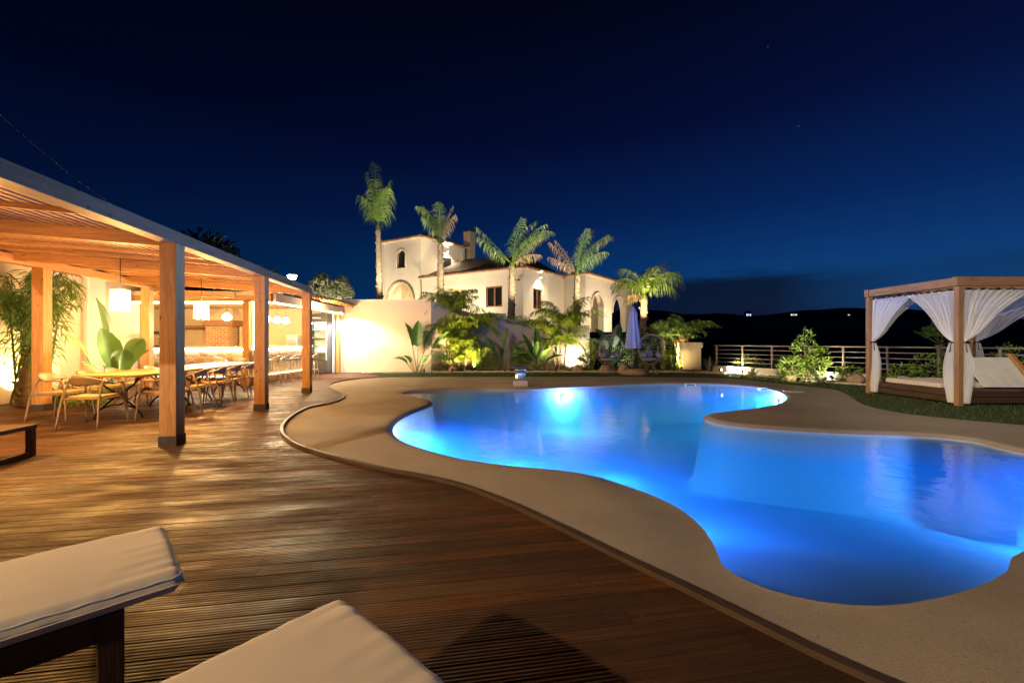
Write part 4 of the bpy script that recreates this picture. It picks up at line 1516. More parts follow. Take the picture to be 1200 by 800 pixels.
mb = MB(); mb.box((-11.6, 17.93, 1.36), (7.2, .08, 2.70)); mb.build('back_wall', M_plaster, t)
# roof: sloping tiles with round eave ends
def roofk(u, v_):
    x = -6.62 - 5.6 * u; y = 12.2 + 5.75 * v_
    return Vector((x, y, 2.80 + 5.6 * u * .26 + .035 * abs(math.sin(PI * (y - 12.2) / .21))))
mb = MB(); mb.grid(roofk, 8, 220); mb.build('tiled_roof', M_tile, t, solid=.03)
for k in range(10):
    yy = 12.5 + k * .6
    mb = MB(); mb.bar((-7.3, yy, 2.83 + .08), (-6.68, yy, 2.83 - .08), .07, .09); mb.build('rafter_tail', M_px, t)
mb = MB()
for k in range(27):
    yy = 12.3 + k * .21
    mb.tube([(-6.58, yy, 2.81), (-6.9, yy, 2.90)], .062, 8)
mb.build('eave_tiles', mat('lit eave tile ends', (.58, .29, .12), (.42, .2, .08), rough=.8, vscale=4), t)  # brighter tile copy, orange light put into the colour
# hood, brick oven, shelf
mb = MB()
hx0, hx1, hy0, hy1 = -12.24, -11.15, 17.0, 17.9
mb.add([(hx0, hy0, 2.15), (hx1, hy0, 2.15), (hx1, hy1, 2.15), (hx0, hy1, 2.15), (hx0 + .35, hy0 + .5, 2.66), (hx1 - .35, hy0 + .5, 2.66), (hx1 - .35, hy1, 2.66), (hx0 + .35, hy1, 2.66)],
       [(0, 1, 5, 4), (1, 2, 6, 5), (2, 3, 7, 6), (3, 0, 4, 7), (4, 5, 6, 7)])
mb.build('hood', M_plaster, t)
mb = MB(); mb.box(((hx0 + hx1) / 2, 17.42, 2.03), (hx1 - hx0 + .06, .94, .24)); mb.build('hood_beam', wood('hood oak', (.22, .10, .03), (.15, .06, .02), 'x'), t, .006)
m, nt, out = newmat('oven brick')
p = N(nt, 'ShaderNodeBsdfPrincipled', Roughness=.85)
br = N(nt, 'ShaderNodeTexBrick', Scale=1.0)
br.inputs['Color1'].default_value = (.36, .17, .06, 1); br.inputs['Color2'].default_value = (.24, .10, .035, 1); br.inputs['Mortar'].default_value = (.45, .34, .2, 1)
br.inputs['Brick Width'].default_value = .24; br.inputs['Row Height'].default_value = .085; br.inputs['Mortar Size'].default_value = .01
tc = N(nt, 'ShaderNodeTexCoord'); sx = N(nt, 'ShaderNodeSeparateXYZ'); cb = N(nt, 'ShaderNodeCombineXYZ')
nt.links.new(tc.outputs['Object'], sx.inputs[0]); nt.links.new(math_n(nt, 'ADD', sx.outputs['X'], sx.outputs['Y']), cb.inputs[0]); nt.links.new(sx.outputs['Z'], cb.inputs[1])
nt.links.new(cb.outputs[0], br.inputs['Vector']); nt.links.new(br.outputs['Color'], p.inputs['Base Color'])
b = N(nt, 'ShaderNodeBump', Strength=.5, Distance=.01); nt.links.new(br.outputs['Fac'], b.inputs['Height']); b.invert = True
nt.links.new(b.outputs['Normal'], p.inputs['Normal']); nt.links.new(p.outputs[0], out.inputs['Surface'])
M_brick = m
mb = MB(); mb.box((-11.78, 17.45, .955), (.90, .86, 1.91)); mb.build('brick_oven', M_brick, t)
mb = MB(); mb.box((-11.18, 17.72, 1.4), (.06, .34, 1.02)); mb.build('oven_pier', M_plaster, t)
mb = MB(); mb.box((-13.2, 17.68, 1.90), (1.75, .40, .11)); mb.build('wall_shelf', wood('shelf oak', (.24, .12, .04), (.16, .075, .025), 'x'), t, .006)
mb = MB(); mb.box((-11.0, 17.55, .46), (4.6, .62, .92)); mb.build('back_counter', M_plaster, t)
lamp('kitchen_fill', 'POINT', (-10.3, 14.6, 2.3), 330, (1.0, .68, .32), t, .25)
lamp('eave_fill', 'POINT', (-6.85, 15.2, 2.38), 330, (1.0, .72, .38), t, .12)  # added fill without a fixture, brightens floor and stools by the bar
lamp('kitchen_fill_left', 'POINT', (-12.6, 14.8, 2.3), 240, (1.0, .68, .32), t, .2)  # second added kitchen fill, no fixture behind it
# downlight housing and lamp, added to stand in for led light on the wall
mb = MB(); mb.tube([(-6.86, 17.1, 2.50), (-6.86, 17.1, 2.43)], .05, 12); mb.build('added_downlight', M_white, t)
lamp('wall_wash_fill', 'SPOT', (-6.86, 17.1, 2.42), 900, (1.0, .96, .93), t, .05, (-6.6, 17.9, .2), 130, .5)

m, nt, out = newmat('stone cladding')
p = N(nt, 'ShaderNodeBsdfPrincipled', Roughness=.8)
vo = N(nt, 'ShaderNodeTexVoronoi', Scale=3.2); nt.links.new(coords(nt, (1, 1, 1.7)), vo.inputs['Vector'])
ve = N(nt, 'ShaderNodeTexVoronoi', Scale=3.2, feature='DISTANCE_TO_EDGE'); nt.links.new(coords(nt, (1, 1, 1.7)), ve.inputs['Vector'])
hs = N(nt, 'ShaderNodeSeparateColor'); nt.links.new(vo.outputs['Color'], hs.inputs[0])
c = mixc(nt, (.50, .38, .24), (.30, .17, .08), hs.outputs[0])
c = mixc(nt, c, (.55, .47, .36), ramp(nt, ve.outputs['Distance'], [(.02, 1.0), (.06, 0.0)]))
nt.links.new(c, p.inputs['Base Color'])
b = N(nt, 'ShaderNodeBump', Strength=.6, Distance=.02); nt.links.new(ve.outputs['Distance'], b.inputs['Height']); nt.links.new(b.outputs['Normal'], p.inputs['Normal'])
nt.links.new(p.outputs[0], out.inputs['Surface'])
t = thing('bar_counter', 'L-shaped stone-clad bar with glowing white top edge', 'bar counter', (-8, 12.9, 0))
mb = MB(); mb.box((-10.9, 12.98, .54), (6.0, .25, 1.08)); mb.box((-8.03, 14.72, .54), (.25, 3.22, 1.08)); mb.build('front', m, t)
mb = MB(); mb.box((-10.95, 12.79, .11), (6.6, .13, .22)); mb.box((-7.84, 14.6, .11), (.13, 3.5, .22)); mb.build('plinth', M_brick, t)
mb = MB(); mb.box((-10.75, 12.98, 1.115), (6.35, .6, .06)); mb.box((-7.93, 14.83, 1.115), (.6, 3.08, .06)); mb.build('counter_top', M_whitetop, t, .006)
mb = MB(); mb.box((-10.75, 12.84, .235), (6.1, .02, .02)); mb.box((-7.88, 14.6, .235), (.02, 3.3, .02)); mb.build('base_led_strip', M_led, t)
mb = MB(); mb.box((-10.75, 12.82, 1.072), (6.1, .02, .022)); mb.box((-7.86, 14.75, 1.072), (.02, 3.1, .022)); mb.build('led_strip', M_ledw, t)

# fridge
t = thing('drinks_fridge', 'tall upright drinks fridge with lit glass door', 'fridge', (-7.82, 17.4, 0))
mb = MB()
mb.box((-7.82, 17.70, 1.22), (.80, .06, 2.36)); mb.box((-8.20, 17.42, 1.22), (.04, .56, 2.36)); mb.box((-7.44, 17.42, 1.22), (.04, .56, 2.36))
mb.box((-7.82, 17.42, 2.395), (.80, .56, .05)); mb.box((-7.82, 17.42, .28), (.76, .56, .50))
mb.build('body', mat('fridge grey', (.10, .095, .09), rough=.35), t, .005)
mb = MB(); mb.box((-7.82, 17.13, 2.24), (.78, .04, .34)); hd = mb.build('header', mat('fridge header black', (.03, .025, .02), rough=.3), t, .004)
mb = MB()
px_ = -8.0
pts = []
for k in range(40):
    pts.append((px_ + k * .0085, 17.105, 2.24 + .028 * math.sin(k * 1.25) * (1.5 if k % 11 == 0 else 1)))
mb.tube(pts, .008, 5); mb.build('script_lettering', glow('header lettering', (1, .8, .5), 2.0), hd)
mb = MB(); mb.box((-7.82, 17.14, 1.30), (.72, .012, 1.50)); dr = mb.build('glass_door', M_glass, t)
mb = MB()
for sx_ in (-1, 1): mb.box((-7.82 + sx_ * .365, 17.13, 1.30), (.035, .03, 1.54))
mb.build('door_frame', M_white, dr)
for z in (.85, 1.15, 1.45, 1.75):
    mb = MB(); mb.box((-7.82, 17.42, z), (.70, .44, .02)); mb.build('shelf', M_white, t)
mb = MB(); mb.box((-7.82, 17.664, 1.3), (.72, .006, 1.55)); mb.build('inner_back', M_white, t)
mb = MB(); mb.box((-7.82, 17.24, 2.03), (.66, .03, .03)); mb.build('led_strip', M_ledw, t)
lamp('fridge_light', 'POINT', (-7.82, 17.28, 1.95), 10, (1, .95, .85), t, .05)
lamp('fridge_light', 'POINT', (-7.82, 17.28, 1.0), 8, (1, .95, .85), t, .05)
t = thing('metal_cabinet', 'small pale cabinet on the bar back counter', 'cabinet', (-8.9, 17.5, .93))
mb = MB(); mb.box((-8.95, 17.55, 1.25), (.42, .4, .62)); mb.build('body', M_white, t, .01)
mb = MB(); mb.box((-8.95, 17.343, 1.25), (.36, .012, .54)); mb.build('door', M_steel, t, .004)
t = thing('sink_tap', 'curved black tap on the kitchen back counter', 'tap', (-11.4, 17.3, .92))
mb = MB(); mb.tube([(wp(287, 400, 17.2).x - 1.2, 17.2, .92), (wp(287, 400, 17.2).x - 1.2, 17.2, 1.3)] + [(wp(287, 400, 17.2).x - 1.2 + .12 - .12 * math.cos(a), 17.2, 1.3 + .12 * math.sin(a)) for a in (R(40), R(90), R(140), R(180), R(200))], .016, 8)
mb.build('spout', M_black, t)

t = thing('coffee_machine', 'black countertop coffee machine at the left end of the bar', 'coffee machine', (-12.3, 13.0, 1.145))
q = Vector((-9.2, 0, 0))
cx = (192 - 600) * 12.9 / 500
mb = MB(); mb.box((cx, 12.95, 1.17), (.5, .4, .05)); mb.box((cx, 13.08, 1.35), (.5, .14, .35)); mb.box((cx, 12.95, 1.56), (.52, .42, .10)); mb.build('body', M_black, t, .01)
mb = MB(); mb.tube([(cx, 12.82, 1.5), (cx, 12.82, 1.44)], .03, 10); mb.tube([(cx, 12.82, 1.45), (cx, 12.66, 1.44)], .012, 6); mb.build('portafilter', M_steel, t)

# globe pendants
for i, (x, y, z, lab) in enumerate([((266 - 600) * 12.95 / 500, 12.95, 2.05, 'onion-shaped opal pendant alone before the brick oven'),
                                    (-7.9, 13.75, 2.03, 'opal globe pendant, first of three over the bar from the pergola post'),
                                    (-7.9, 14.35, 2.03, 'opal globe pendant in the middle of the three over the bar'),
                                    (-7.9, 14.9, 2.03, 'opal globe pendant nearest the fridge of the three over the bar')]):
    if i == 0:
        o = thing('globe_pendant', lab, 'pendant lamp', (0, 0, 0), 0, 'opal globe pendants over the bar')
        mb = MB(); mb.tube([(0, 0, .12), (0, 0, .60)], .005, 6); mb.build('cord', M_black, o)
        mb = MB(); mb.lathe([(.005, -.125), (.07, -.115), (.125, -.06), (.135, -.01), (.12, .04), (.07, .09), (.025, .13)], 20); mb.build('globe', M_globe, o)
        mb = MB(); mb.tube([(0, 0, .12), (0, 0, .17)], .022, 10); mb.build('socket', M_iron, o)
        g0 = o
    else:
        o = copy_tree(g0); o['label'] = lab
    place(o, (x, y, z))
    lamp('globe_bulb', 'POINT', (x, y, z - .2), 200, (1.0, .72, .38), None, .1)

# bar stools
def make_stool(label):
    o = thing('bar_stool', label, 'bar stool', (0, 0, 0), 0, 'bar stools at the stone bar')
    mb = MB()
    mb.lathe([(.005, .70), (.17, .70), (.19, .725), (.185, .755), (.005, .75)], 22); mb.build('seat', M_white, o)
    mb = MB()
    def bk(u, v_):
        a = R(200 + 140 * u); rr = .195 + .02 * v_
        return Vector((rr * math.cos(a), rr * math.sin(a), .76 + (.03 + .08 * math.sin(PI * u)) * v_))
    mb.grid(bk, 16, 4); mb.build('backrest', M_white, o, solid=.018)
    for k in range(4):
        a = R(45 + 90 * k)
        mb = MB(); mb.tube([(.12 * math.cos(a), .12 * math.sin(a), .71), (.25 * math.cos(a), .25 * math.sin(a), 0)], [.011, .009], 6); mb.build('leg', M_white, o)
    mb = MB(); mb.tube([(.19 * math.cos(2 * PI * k / 16), .19 * math.sin(2 * PI * k / 16), .28) for k in range(17)], .007, 5, False); mb.build('foot_ring', M_white, o)
    return o


st_spec = [(-10.2, 12.35, 0, 'white-legged bar stool at the left of the bar front, half behind the thick post'),
           ((257.6 - 600) * 12.3 / 500, 12.3, 0, 'white-legged bar stool before the bar between the two fringed lamps and the corner'),
           ((283 - 600) * 12.2 / 500, 12.2, 0, 'white-legged bar stool at the bar corner beside the timber corner post'),
           (-7.35, 13.1, 90, 'white-legged bar stool on the pool side of the bar, just past the corner'),
           (-7.35, 13.7, 90, 'white-legged bar stool in the middle of the pool-side bar'),
           (-7.35, 14.35, 90, 'white-legged bar stool on the pool side under the third globe lamp'),
           (-7.3, 15.6, 90, 'white-legged bar stool nearest the drinks fridge')]
s0_ = make_stool(st_spec[0][3])
for i, (x, y, a, lab) in enumerate(st_spec):
    o = s0_ if i == 0 else copy_tree(s0_)
    place(o, (x, y, 0), R(a)); o['label'] = lab

# ------------------------------------------------------------------ villa
V = thing('villa', 'cream villa with square tower, tiled eaves and arcade on the terrace', 'house', (0, 28, TZ))
ZE = H + 4.5          # eaves
def vy(px, py, e): 
    Y = (e - H) * FP / (400 - py)
    return Vector(((px - 600) * Y / FP, Y))
A0, A1 = vy(494, 326.5, ZE), vy(613, 314, ZE)
B1 = vy(661, 325.3, ZE)
C0 = vy(686, 321, ZE)
C1 = vy(741, 336.5, ZE)
def along(p0, p1, px):
    """distance along the wall line p0-p1 where the photo column px meets it"""
    k = (px - 600) / FP
    d = p1 - p0
    tt = (k * p0.y - p0.x) / (d.x - k * d.y)
    return tt * d.length, (p0 + d * tt)
def zat(q, py): return H + (400 - py) * q.y / FP


def window(s0, s1, z0, z1, p0, p1, leaves=2):
    d = (p1 - p0).normalized(); nb = Vector((-d.y, d.x))
    def w(s, z, t): return Vector((p0.x + d.x * s + nb.x * t, p0.y + d.y * s + nb.y * t, z))
    mb = MB()
    fw = .09
    mb.bar(w(s0, z0 + fw / 2, .12), w(s1, z0 + fw / 2, .12), .1, fw); mb.bar(w(s0, z1 - fw / 2, .12), w(s1, z1 - fw / 2, .12), .1, fw)
    for k in range(leaves + 1):
        s = s0 + fw / 2 + (s1 - s0 - fw) * k / leaves
        ww = fw if k in (0, leaves) else fw * 1.4
        mb.bar(w(s, z0 + fw + .002, .12), w(s, z1 - fw - .002, .12), ww if True else 0, .1, (nb.x, nb.y, 0))
    f = mb.build('window', M_frame, V)
    mb = MB(); mb.bar(w(s0 + .05, (z0 + z1) / 2, .16), w(s1 - .05, (z0 + z1) / 2, .16), .01, z1 - z0 - .1); mb.build('pane', M_pane, f)
    return f


# facade A
holesA = []; wins = []
for (x0, x1, y0, y1) in ((569.5, 588.5, 336, 360), (532, 546, 340, 362)):
    s0, q0 = along(A0, A1, x0); s1, q1 = along(A0, A1, x1)
    z1, z0 = zat(q0, y0), zat(q0, y1)
    holesA.append(rect(s0, s1, z0, z1)); wins.append((s0, s1, z0, z1, A0, A1))
mb = MB(); panel(mb, A0, A1, TZ, ZE - .02, .3, holesA); mb.build('wall', M_stucco_w, V)
# facade B
holesB = []
s0, q0 = along(A1, B1, 625); s1, q1 = along(A1, B1, 635.5)
z1, z0 = zat(q0, 337.5), zat(q0, 362)
holesB.append(rect(s0, s1, z0, z1)); wins.append((s0, s1, z0, z1, A1, B1))
mb = MB(); panel(mb, A1, B1, TZ, ZE - .02, .3, holesB); mb.build('wall', M_stucco_w, V)
for w_ in wins: window(*w_)
mb = MB(); panel(mb, B1, C0, TZ, ZE - .02, .3); mb.build('wall', M_stucco_w, V)
# arcade C
holesC = []
for (x0, x1, yt, yb) in ((692.5, 707.5, 343, 395), (717, 733, 347, 395)):
    s0, q0 = along(C0, C1, x0); s1, q1 = along(C0, C1, x1)
    qm = (q0 + q1) / 2
    zt = zat(qm, yt)
    holesC.append(arch(s0, s1, TZ + .02, zt - (s1 - s0) / 2))
mb = MB(); panel(mb, C0, C1, TZ, ZE - .02, .45, holesC); mb.build('arcade_wall', M_stucco_w, V)
# trim round the arches
for h in holesC:
    d = (C1 - C0).normalized(); nb = Vector((-d.y, d.x))
    ar = [Vector((C0.x + d.x * s - nb.x * .03, C0.y + d.y * s - nb.y * .03, z)) for s, z in h[2:]]
    mb = MB(); mb.tube(ar, .09, 6); mb.build('arch_trim', M_stucco, V)
# back of the porch
bk = Vector((-(C1 - C0).normalized().y, (C1 - C0).normalized().x)) * 3.0
mb = MB(); panel(mb, C0 + bk, C1 + bk + (C1 - C0).normalized() * 2, TZ, ZE - .05, .2); mb.build('porch_wall', M_stucco, V)
# eave tiles along the edges
def eave(pts, z, name='eave_tiles'):
    mb = MB(); sl = MB()
    for i in range(len(pts) - 1):
        a, b_ = pts[i], pts[i + 1]
        d = (b_ - a); L = d.length; d = d.normalized(); nb = Vector((-d.y, d.x))
        n = max(2, int(L / .24))
        for k in range(n + 1):
            q = a + d * L * k / n
            mb.tube([Vector((q.x - nb.x * .28, q.y - nb.y * .28, z + .0)), Vector((q.x + nb.x * .2, q.y + nb.y * .2, z + .16))], .085, 6)
        sl.bar((a.x - nb.x * .08, a.y - nb.y * .08, z - .06), (b_.x - nb.x * .08, b_.y - nb.y * .08, z - .06), .3, .06)
    mb.build(name, M_tile, V)
    sl.build('cornice', M_stucco, V)
eave([A0, A1, B1, C0, C1], ZE + .05)
# main hip roof
nA = Vector((-(A1 - A0).normalized().y, (A1 - A0).normalized().x))
dA = (A1 - A0).normalized()
RZ = ZE + 2.1
ra, rb = A0 + nA * 4.5 + dA * .5, B1 + (A0 - A1).normalized() * 3.6 + (B1 - A1).normalized() * 1.0
rc = (C0 + C1) / 2 + bk * 1.0 + Vector((-1.5, 1.5))
def v3(q, z): return Vector((q.x, q.y, z))
mb = MB()
zz = ZE + .10
mb.add([v3(A0, zz), v3(A1, zz), v3(B1, zz), v3(C0, zz), v3(C1, zz), v3(ra, RZ), v3(rb, RZ), v3(rc, zz + .75), v3(A0 + nA * 9, zz)],
       [(0, 1, 6, 5), (1, 2, 6), (2, 3, 7, 6), (3, 4, 7), (5, 6, 7, 8), (0, 5, 8)])
mb.build('roof', M_rooftop, V)
# pale parapet above facade A
mb = MB()
pa, pb = A0 + nA * 3.2 + dA * .2, A1 + nA * 5.2 - dA * 2.0
mb.add([v3(pa, ZE), v3(pb, ZE), v3(pb, ZE + 1.15), v3(pa, ZE + .75), v3(pa + nA * .3, ZE), v3(pb + nA * .3, ZE), v3(pb + nA * .3, ZE + 1.15), v3(pa + nA * .3, ZE + .75)],
       [(0, 1, 2, 3), (7, 6, 5, 4), (3, 2, 6, 7), (0, 3, 7, 4), (1, 5, 6, 2)])
mb.build('parapet', M_stucco_w, V)
# tower
ZT = 9.0
T0, T1, T2 = vy(447, 285, ZT), vy(493, 277.5, ZT), vy(545, 290.5, ZT)
T3 = T0 + (T2 - T1)
s0, q0 = along(T0, T1, 465); s1, q1 = along(T0, T1, 475.5)
hs_ = [arch(s0, s1, zat(q0, 314.5), zat(q0, 300))]
a0_, qa = along(T0, T1, 453.5); a1_, qb = along(T0, T1, 485)
zt_ = zat((qa + qb) / 2, 330.5)
hs_.append(arch(a0_, a1_, TZ + .5, zt_ - (a1_ - a0_) / 2))
mb = MB(); panel(mb, T0, T1, TZ, ZT - .02, .35, hs_); mb.build('tower_wall', M_stucco_w, V)
mb = MB(); panel(mb, T1, T2, TZ, ZT - .02, .35); mb.build('tower_wall', M_stucco_w, V)
mb = MB(); panel(mb, T2, T3, TZ, ZT - .02, .35); panel(mb, T3, T0, TZ, ZT - .02, .35); mb.build('tower_wall', M_stucco_w, V)
tn = Vector((-(T1 - T0).normalized().y, (T1 - T0).normalized().x)); td = (T1 - T0).normalized()
# tower window pane + surround
mb = MB()
c = T0 + td * (s0 + s1) / 2 + tn * .3
mb.bar(v3(T0 + td * s0 + tn * .25, zat(q0, 306)), v3(T0 + td * s1 + tn * .25, zat(q0, 306)), .04, 2.0); mb.build('window', M_pane, V)
ar = [v3(T0 + td * s - tn * .02, z) for s, z in hs_[0][2:]]
mb = MB(); mb.tube([ar[0] - Vector((0, 0, .9))] + ar + [ar[-1] - Vector((0, 0, .9))], .06, 6); mb.build('arch_trim', M_stucco, V)
# lit stone porch inside the big arch
M_rubble = mat('rubble stone', (.48, .38, .26), (.26, .19, .12), rough=.9, vscale=5, bump=.7, bscale=8)
ar = [v3(T0 + td * s - tn * .03, z) for s, z in hs_[1][2:]]
mb = MB(); mb.tube(ar, .12, 6); mb.build('arch_trim', M_rubble, V)
mb = MB(); panel(mb, T0 + tn * 1.6, T1 + tn * 1.6, TZ, ZT - 2.2, .1); mb.build('porch_wall', M_rubble, V)
q = (T0 + td * (a0_ + a1_) / 2 + tn * .9)
lamp('porch_light', 'POINT', v3(q, TZ + 1.2), 500, (1.0, .80, .45), V, .1)
# tower roof
ctr = (T0 + T1 + T2 + T3) / 4
def ov(q): return q + (q - ctr).normalized() * .35
mb = MB()
mb.add([v3(ov(T0), ZT + .12), v3(ov(T1), ZT + .12), v3(ov(T2), ZT + .12), v3(ov(T3), ZT + .12), v3(ctr, ZT + 1.0)], [(0, 1, 4), (1, 2, 4), (2, 3, 4), (3, 0, 4), (3, 2, 1, 0)])
mb.build('tower_roof', M_rooftop, V)
eave([T0, T1, T2], ZT + .02)
# chimney
ch_ = wp(550, 290, 37)
mb = MB(); mb.box((ch_.x, 37, 8.2), (.72, .72, 5.1), R(-35)); ck = mb.build('chimney', M_stucco, V)
mb = MB(); mb.box((ch_.x, 37, 10.83), (.86, .86, .16), R(-35)); mb.build('chimney_cap', M_rooftop, ck)
# small eave on the tower's right face with lamp
def wall_lamp(p, nrm, power, col=(1.0, .80, .5)):
    p = Vector(p); nrm = Vector((nrm.x, nrm.y, 0)).normalized()
    mb = MB(); mb.tube([p - nrm * .18 + Vector((0, 0, -.15)), p - nrm * .18 + Vector((0, 0, .15))], .07, 12); f = mb.build('wall_lamp', M_white, V)
    mb = MB()
    for sg in (-1, 1): mb.tube([p - nrm * .18 + Vector((0, 0, sg * .152)), p - nrm * .18 + Vector((0, 0, sg * .16))], .065, 12)
    mb.build('lens', M_bulbw, f)
    for sg in (-1, 1): lamp('wall_lamp_bulb', 'SPOT', p - nrm * .2 + Vector((0, 0, sg * .2)), power, col, V, .05, p - nrm * .12 + Vector((0, 0, sg * 3)), 130, .9)
nB = Vector((-(B1 - A1).normalized().y, (B1 - A1).normalized().x))
_, q = along(A1, B1, 631); wall_lamp(v3(q, zat(q, 323)), nB, 300)
_, q = along(T1, T2, 523); wall_lamp(v3(q, zat(q, 293)), nB, 800)
mb = MB()
_, q = along(T1, T2, 523)
dB = (T2 - T1).normalized()
mb.bar(v3(q - dB * .45 - nB * .02, zat(q, 308)), v3(q + dB * .45 - nB * .02, zat(q, 308)), .06, .8); mb.build('window', M_pane, V)
# security cameras on facade A's corner
_, q = along(A0, A1, 608)
mb = MB()
for dx in (-.15, .15):
    c_ = v3(q + dA * dx - nA * .15, zat(q, 328)); mb.bar(c_, c_ - Vector((nA.x, nA.y, .3)) * .22, .09, .09)
mb.build('wall_camera', M_black, V)

# ------------------------------------------------------------------ gazebo, daybed, curtains
G1_, G2_ = (.33, .18, .08), (.20, .105, .045)
M_gx, M_gy, M_gz = wood('gazebo wood x', G1_, G2_, 'x'), wood('gazebo wood y', G1_, G2_, 'y'), wood('gazebo wood z', G1_, G2_, 'z')
GX0, GX1, GY0, GY1, GZ = 9.0, 11.6, 8.6, 10.75, 2.6
t = thing('gazebo', 'open timber gazebo frame hung with white curtains on the lawn', 'gazebo', ((GX0 + GX1) / 2, (GY0 + GY1) / 2, 0))
for x in (GX0, GX1):
    for y in (GY0, GY1):
        mb = MB(); mb.box((x, y, (GZ - .19) / 2), (.10, .10, GZ - .19)); mb.build('post', M_gz, t, .006)
for y in (GY0, GY1):
    mb = MB(); mb.box(((GX0 + GX1) / 2, y, GZ - .09), (GX1 - GX0 + .17, .10, .18)); mb.build('beam', M_gx, t, .006)
for x in (GX0, GX1):
    mb = MB(); mb.box((x, (GY0 + GY1) / 2, GZ - .092), (.10, GY1 - GY0 - .104, .17)); mb.build('beam', M_gy, t, .006)
for k in range(5):
    x = GX0 + .45 + k * .43
    mb = MB(); mb.box((x, (GY0 + GY1) / 2, GZ - .05), (.06, GY1 - GY0 - .104, .06)); mb.build('roof_slat', M_gy, t)
for (p, q) in (((GX0, GY0 + .08), (GX0, GY1 - .08)), ((GX0 + .08, GY0), (GX1 - .08, GY0)), ((GX0 + .08, GY1), (GX1 - .08, GY1)), ((GX1, GY0 + .08), (GX1, GY1 - .08))):
    mb = MB(); mb.tube([(p[0], p[1], GZ - .25), (q[0], q[1], GZ - .25)], .012, 8); mb.build('curtain_rod', M_iron, t)


def curtain(post, end, label, out_, zt=GZ - .235, tie=1.28, zb=.05, folds=7, amp=.045, reach=1.0):
    post = Vector((post[0], post[1])); end = Vector((end[0], end[1]))
    d = (end - post); L = d.length * reach; d.normalize()
    nrm = Vector((out_[0], out_[1]))
    o = thing('curtain', label, 'curtain', (post.x, post.y, zb), 0, 'white curtains of the gazebo')
    ph = rnd.uniform(0, 6)
    off = .09
    def up(u, v_):
        s = v_
        e = .09 + (L - .09) * (1 - s) ** 1.0 * (1 - .30 * math.sin(PI * s))
        st_ = .07 * s ** 3 * 0
        x = st_ + e * u
        a = amp * (1 - .5 * s) + .005
        w = a * math.sin(u * folds * 2 * PI + ph + .8 * math.sin(u * 5 + ph)) * (.35 + .65 * sstep(0, .15, s)) * (.4 + .6 * rnd_f(u, ph))
        z = zt - (zt - tie) * (s * (1 - .05 * u))
        z -= .10 * u * math.sin(PI * s) * 1.0
        q = post + d * (off + x) + nrm * (w + .0)
        return Vector((q.x, q.y, z))
    def rnd_f(u, k): return .5 + .5 * math.sin(u * 17 + k * 3)
    def low(u, v_):
        s = v_
        wd = .085 + .13 * math.sin(PI * min(1.0, s * .93)) ** .9 + .07 * s ** 5
        q = post + d * (off - .05 * s + .03 * math.sin(PI * s) + wd * (u - .12 * s)) + nrm * (.036 * math.sin(u * 5 * 2 * PI + ph + 1.5 * s) * (.35 + .65 * s))
        z = tie - (tie - zb) * s
        return Vector((q.x, q.y, z))
    mb = MB(); mb.grid(up, 90, 26); mb.grid(low, 40, 22)
    # header tabs round the rod
    mb.build('cloth', M_curtain, o)
    mb = MB()
    for k in range(5):
        q = post + d * (off + L * (k + .4) / 5)
        mb.bar((q.x - d.x * .04, q.y - d.y * .04, zt + .0), (q.x + d.x * .04, q.y + d.y * .04, zt + .0), .03, .03)
    mb.build('clip', M_iron, o)
    mb = MB()
    c = post + d * (off + .045)
    mb.tube([(c.x + .06 * math.cos(2 * PI * k / 14) , c.y + .06 * math.sin(2 * PI * k / 14), tie + .01 * math.sin(k)) for k in range(15)], .012, 6, False)
    mb.tube([(c.x, c.y, tie), (c.x + d.x * .03, c.y + d.y * .03, tie - .2)], [.012, .018], 6)
    mb.build('tieback', M_iron, o)
    return o


my = (GY0 + GY1) / 2
curtain((GX0, GY1), (GX0, my - .02), 'curtain on the pool side, tied to the far gazebo post', (-1, 0))
curtain((GX0, GY0), (GX0, my + .02), 'curtain on the pool side, tied to the near corner post', (-1, 0))
curtain((GX0, GY0), (GX0 + 1.45, GY0), 'wide curtain right of the near corner post', (0, -1), folds=9)
curtain((GX1, GY1), (GX1, GY0), 'curtain on the far side of the gazebo, tied to the rear right post', (1, 0), folds=8)
curtain((GX0, GY1), (GX0 + 1.2, GY1), 'curtain seen through the gazebo, tied to the far post at its rear', (0, 1))
curtain((GX1, GY0), (GX1 - .9, GY0), 'curtain on the near right gazebo post, outside the picture', (0, -1))

t = thing('daybed', 'low timber daybed with white mattress and raised slatted back inside the gazebo', 'daybed', ((GX0 + GX1) / 2, my, 0))
mb = MB()
bx0, bx1, by0, by1 = GX0 + .12, GX1 + .4, GY0 + .12, GY1 - .12
for k in range(2):
    z = .10 + k * .13
    mb.box(((bx0 + bx1) / 2, by0 + .03, z), (bx1 - bx0, .06, .12)); mb.box(((bx0 + bx1) / 2, by1 - .03, z), (bx1 - bx0, .06, .12))
    mb.box((bx0 + .03, (by0 + by1) / 2, z), (.06, by1 - by0 - .125, .12)); mb.box((bx1 - .03, (by0 + by1) / 2, z), (.06, by1 - by0 - .125, .12))
mb.box(((bx0 + bx1) / 2, (by0 + by1) / 2, .27), (bx1 - bx0 - .13, by1 - by0 - .13, .03))
mb.build('platform', M_dark, t, .005)
mb = MB(); mb.box(((bx0 + bx1) / 2 - .15, (by0 + by1) / 2 + .25, .345), (bx1 - bx0 - .6, by1 - by0 - .55, .11)); mb.build('mattress', M_cushion, t, .03)
mb = MB()
for k in range(15):
    f = k / 14
    mb.box((10.62, 9.15 + .42 * f, .34 + .58 * f), (1.05, .05, .02), Matrix.Rotation(R(56), 3, 'X'))
mb.build('slatted_back', M_white, t, .004)
mb = MB()
for x in (11.2,):
    mb.bar((x, 9.06, .30), (x, 9.6, 1.02), .10, .06)
    mb.build('back_frame', M_px, t, .004)

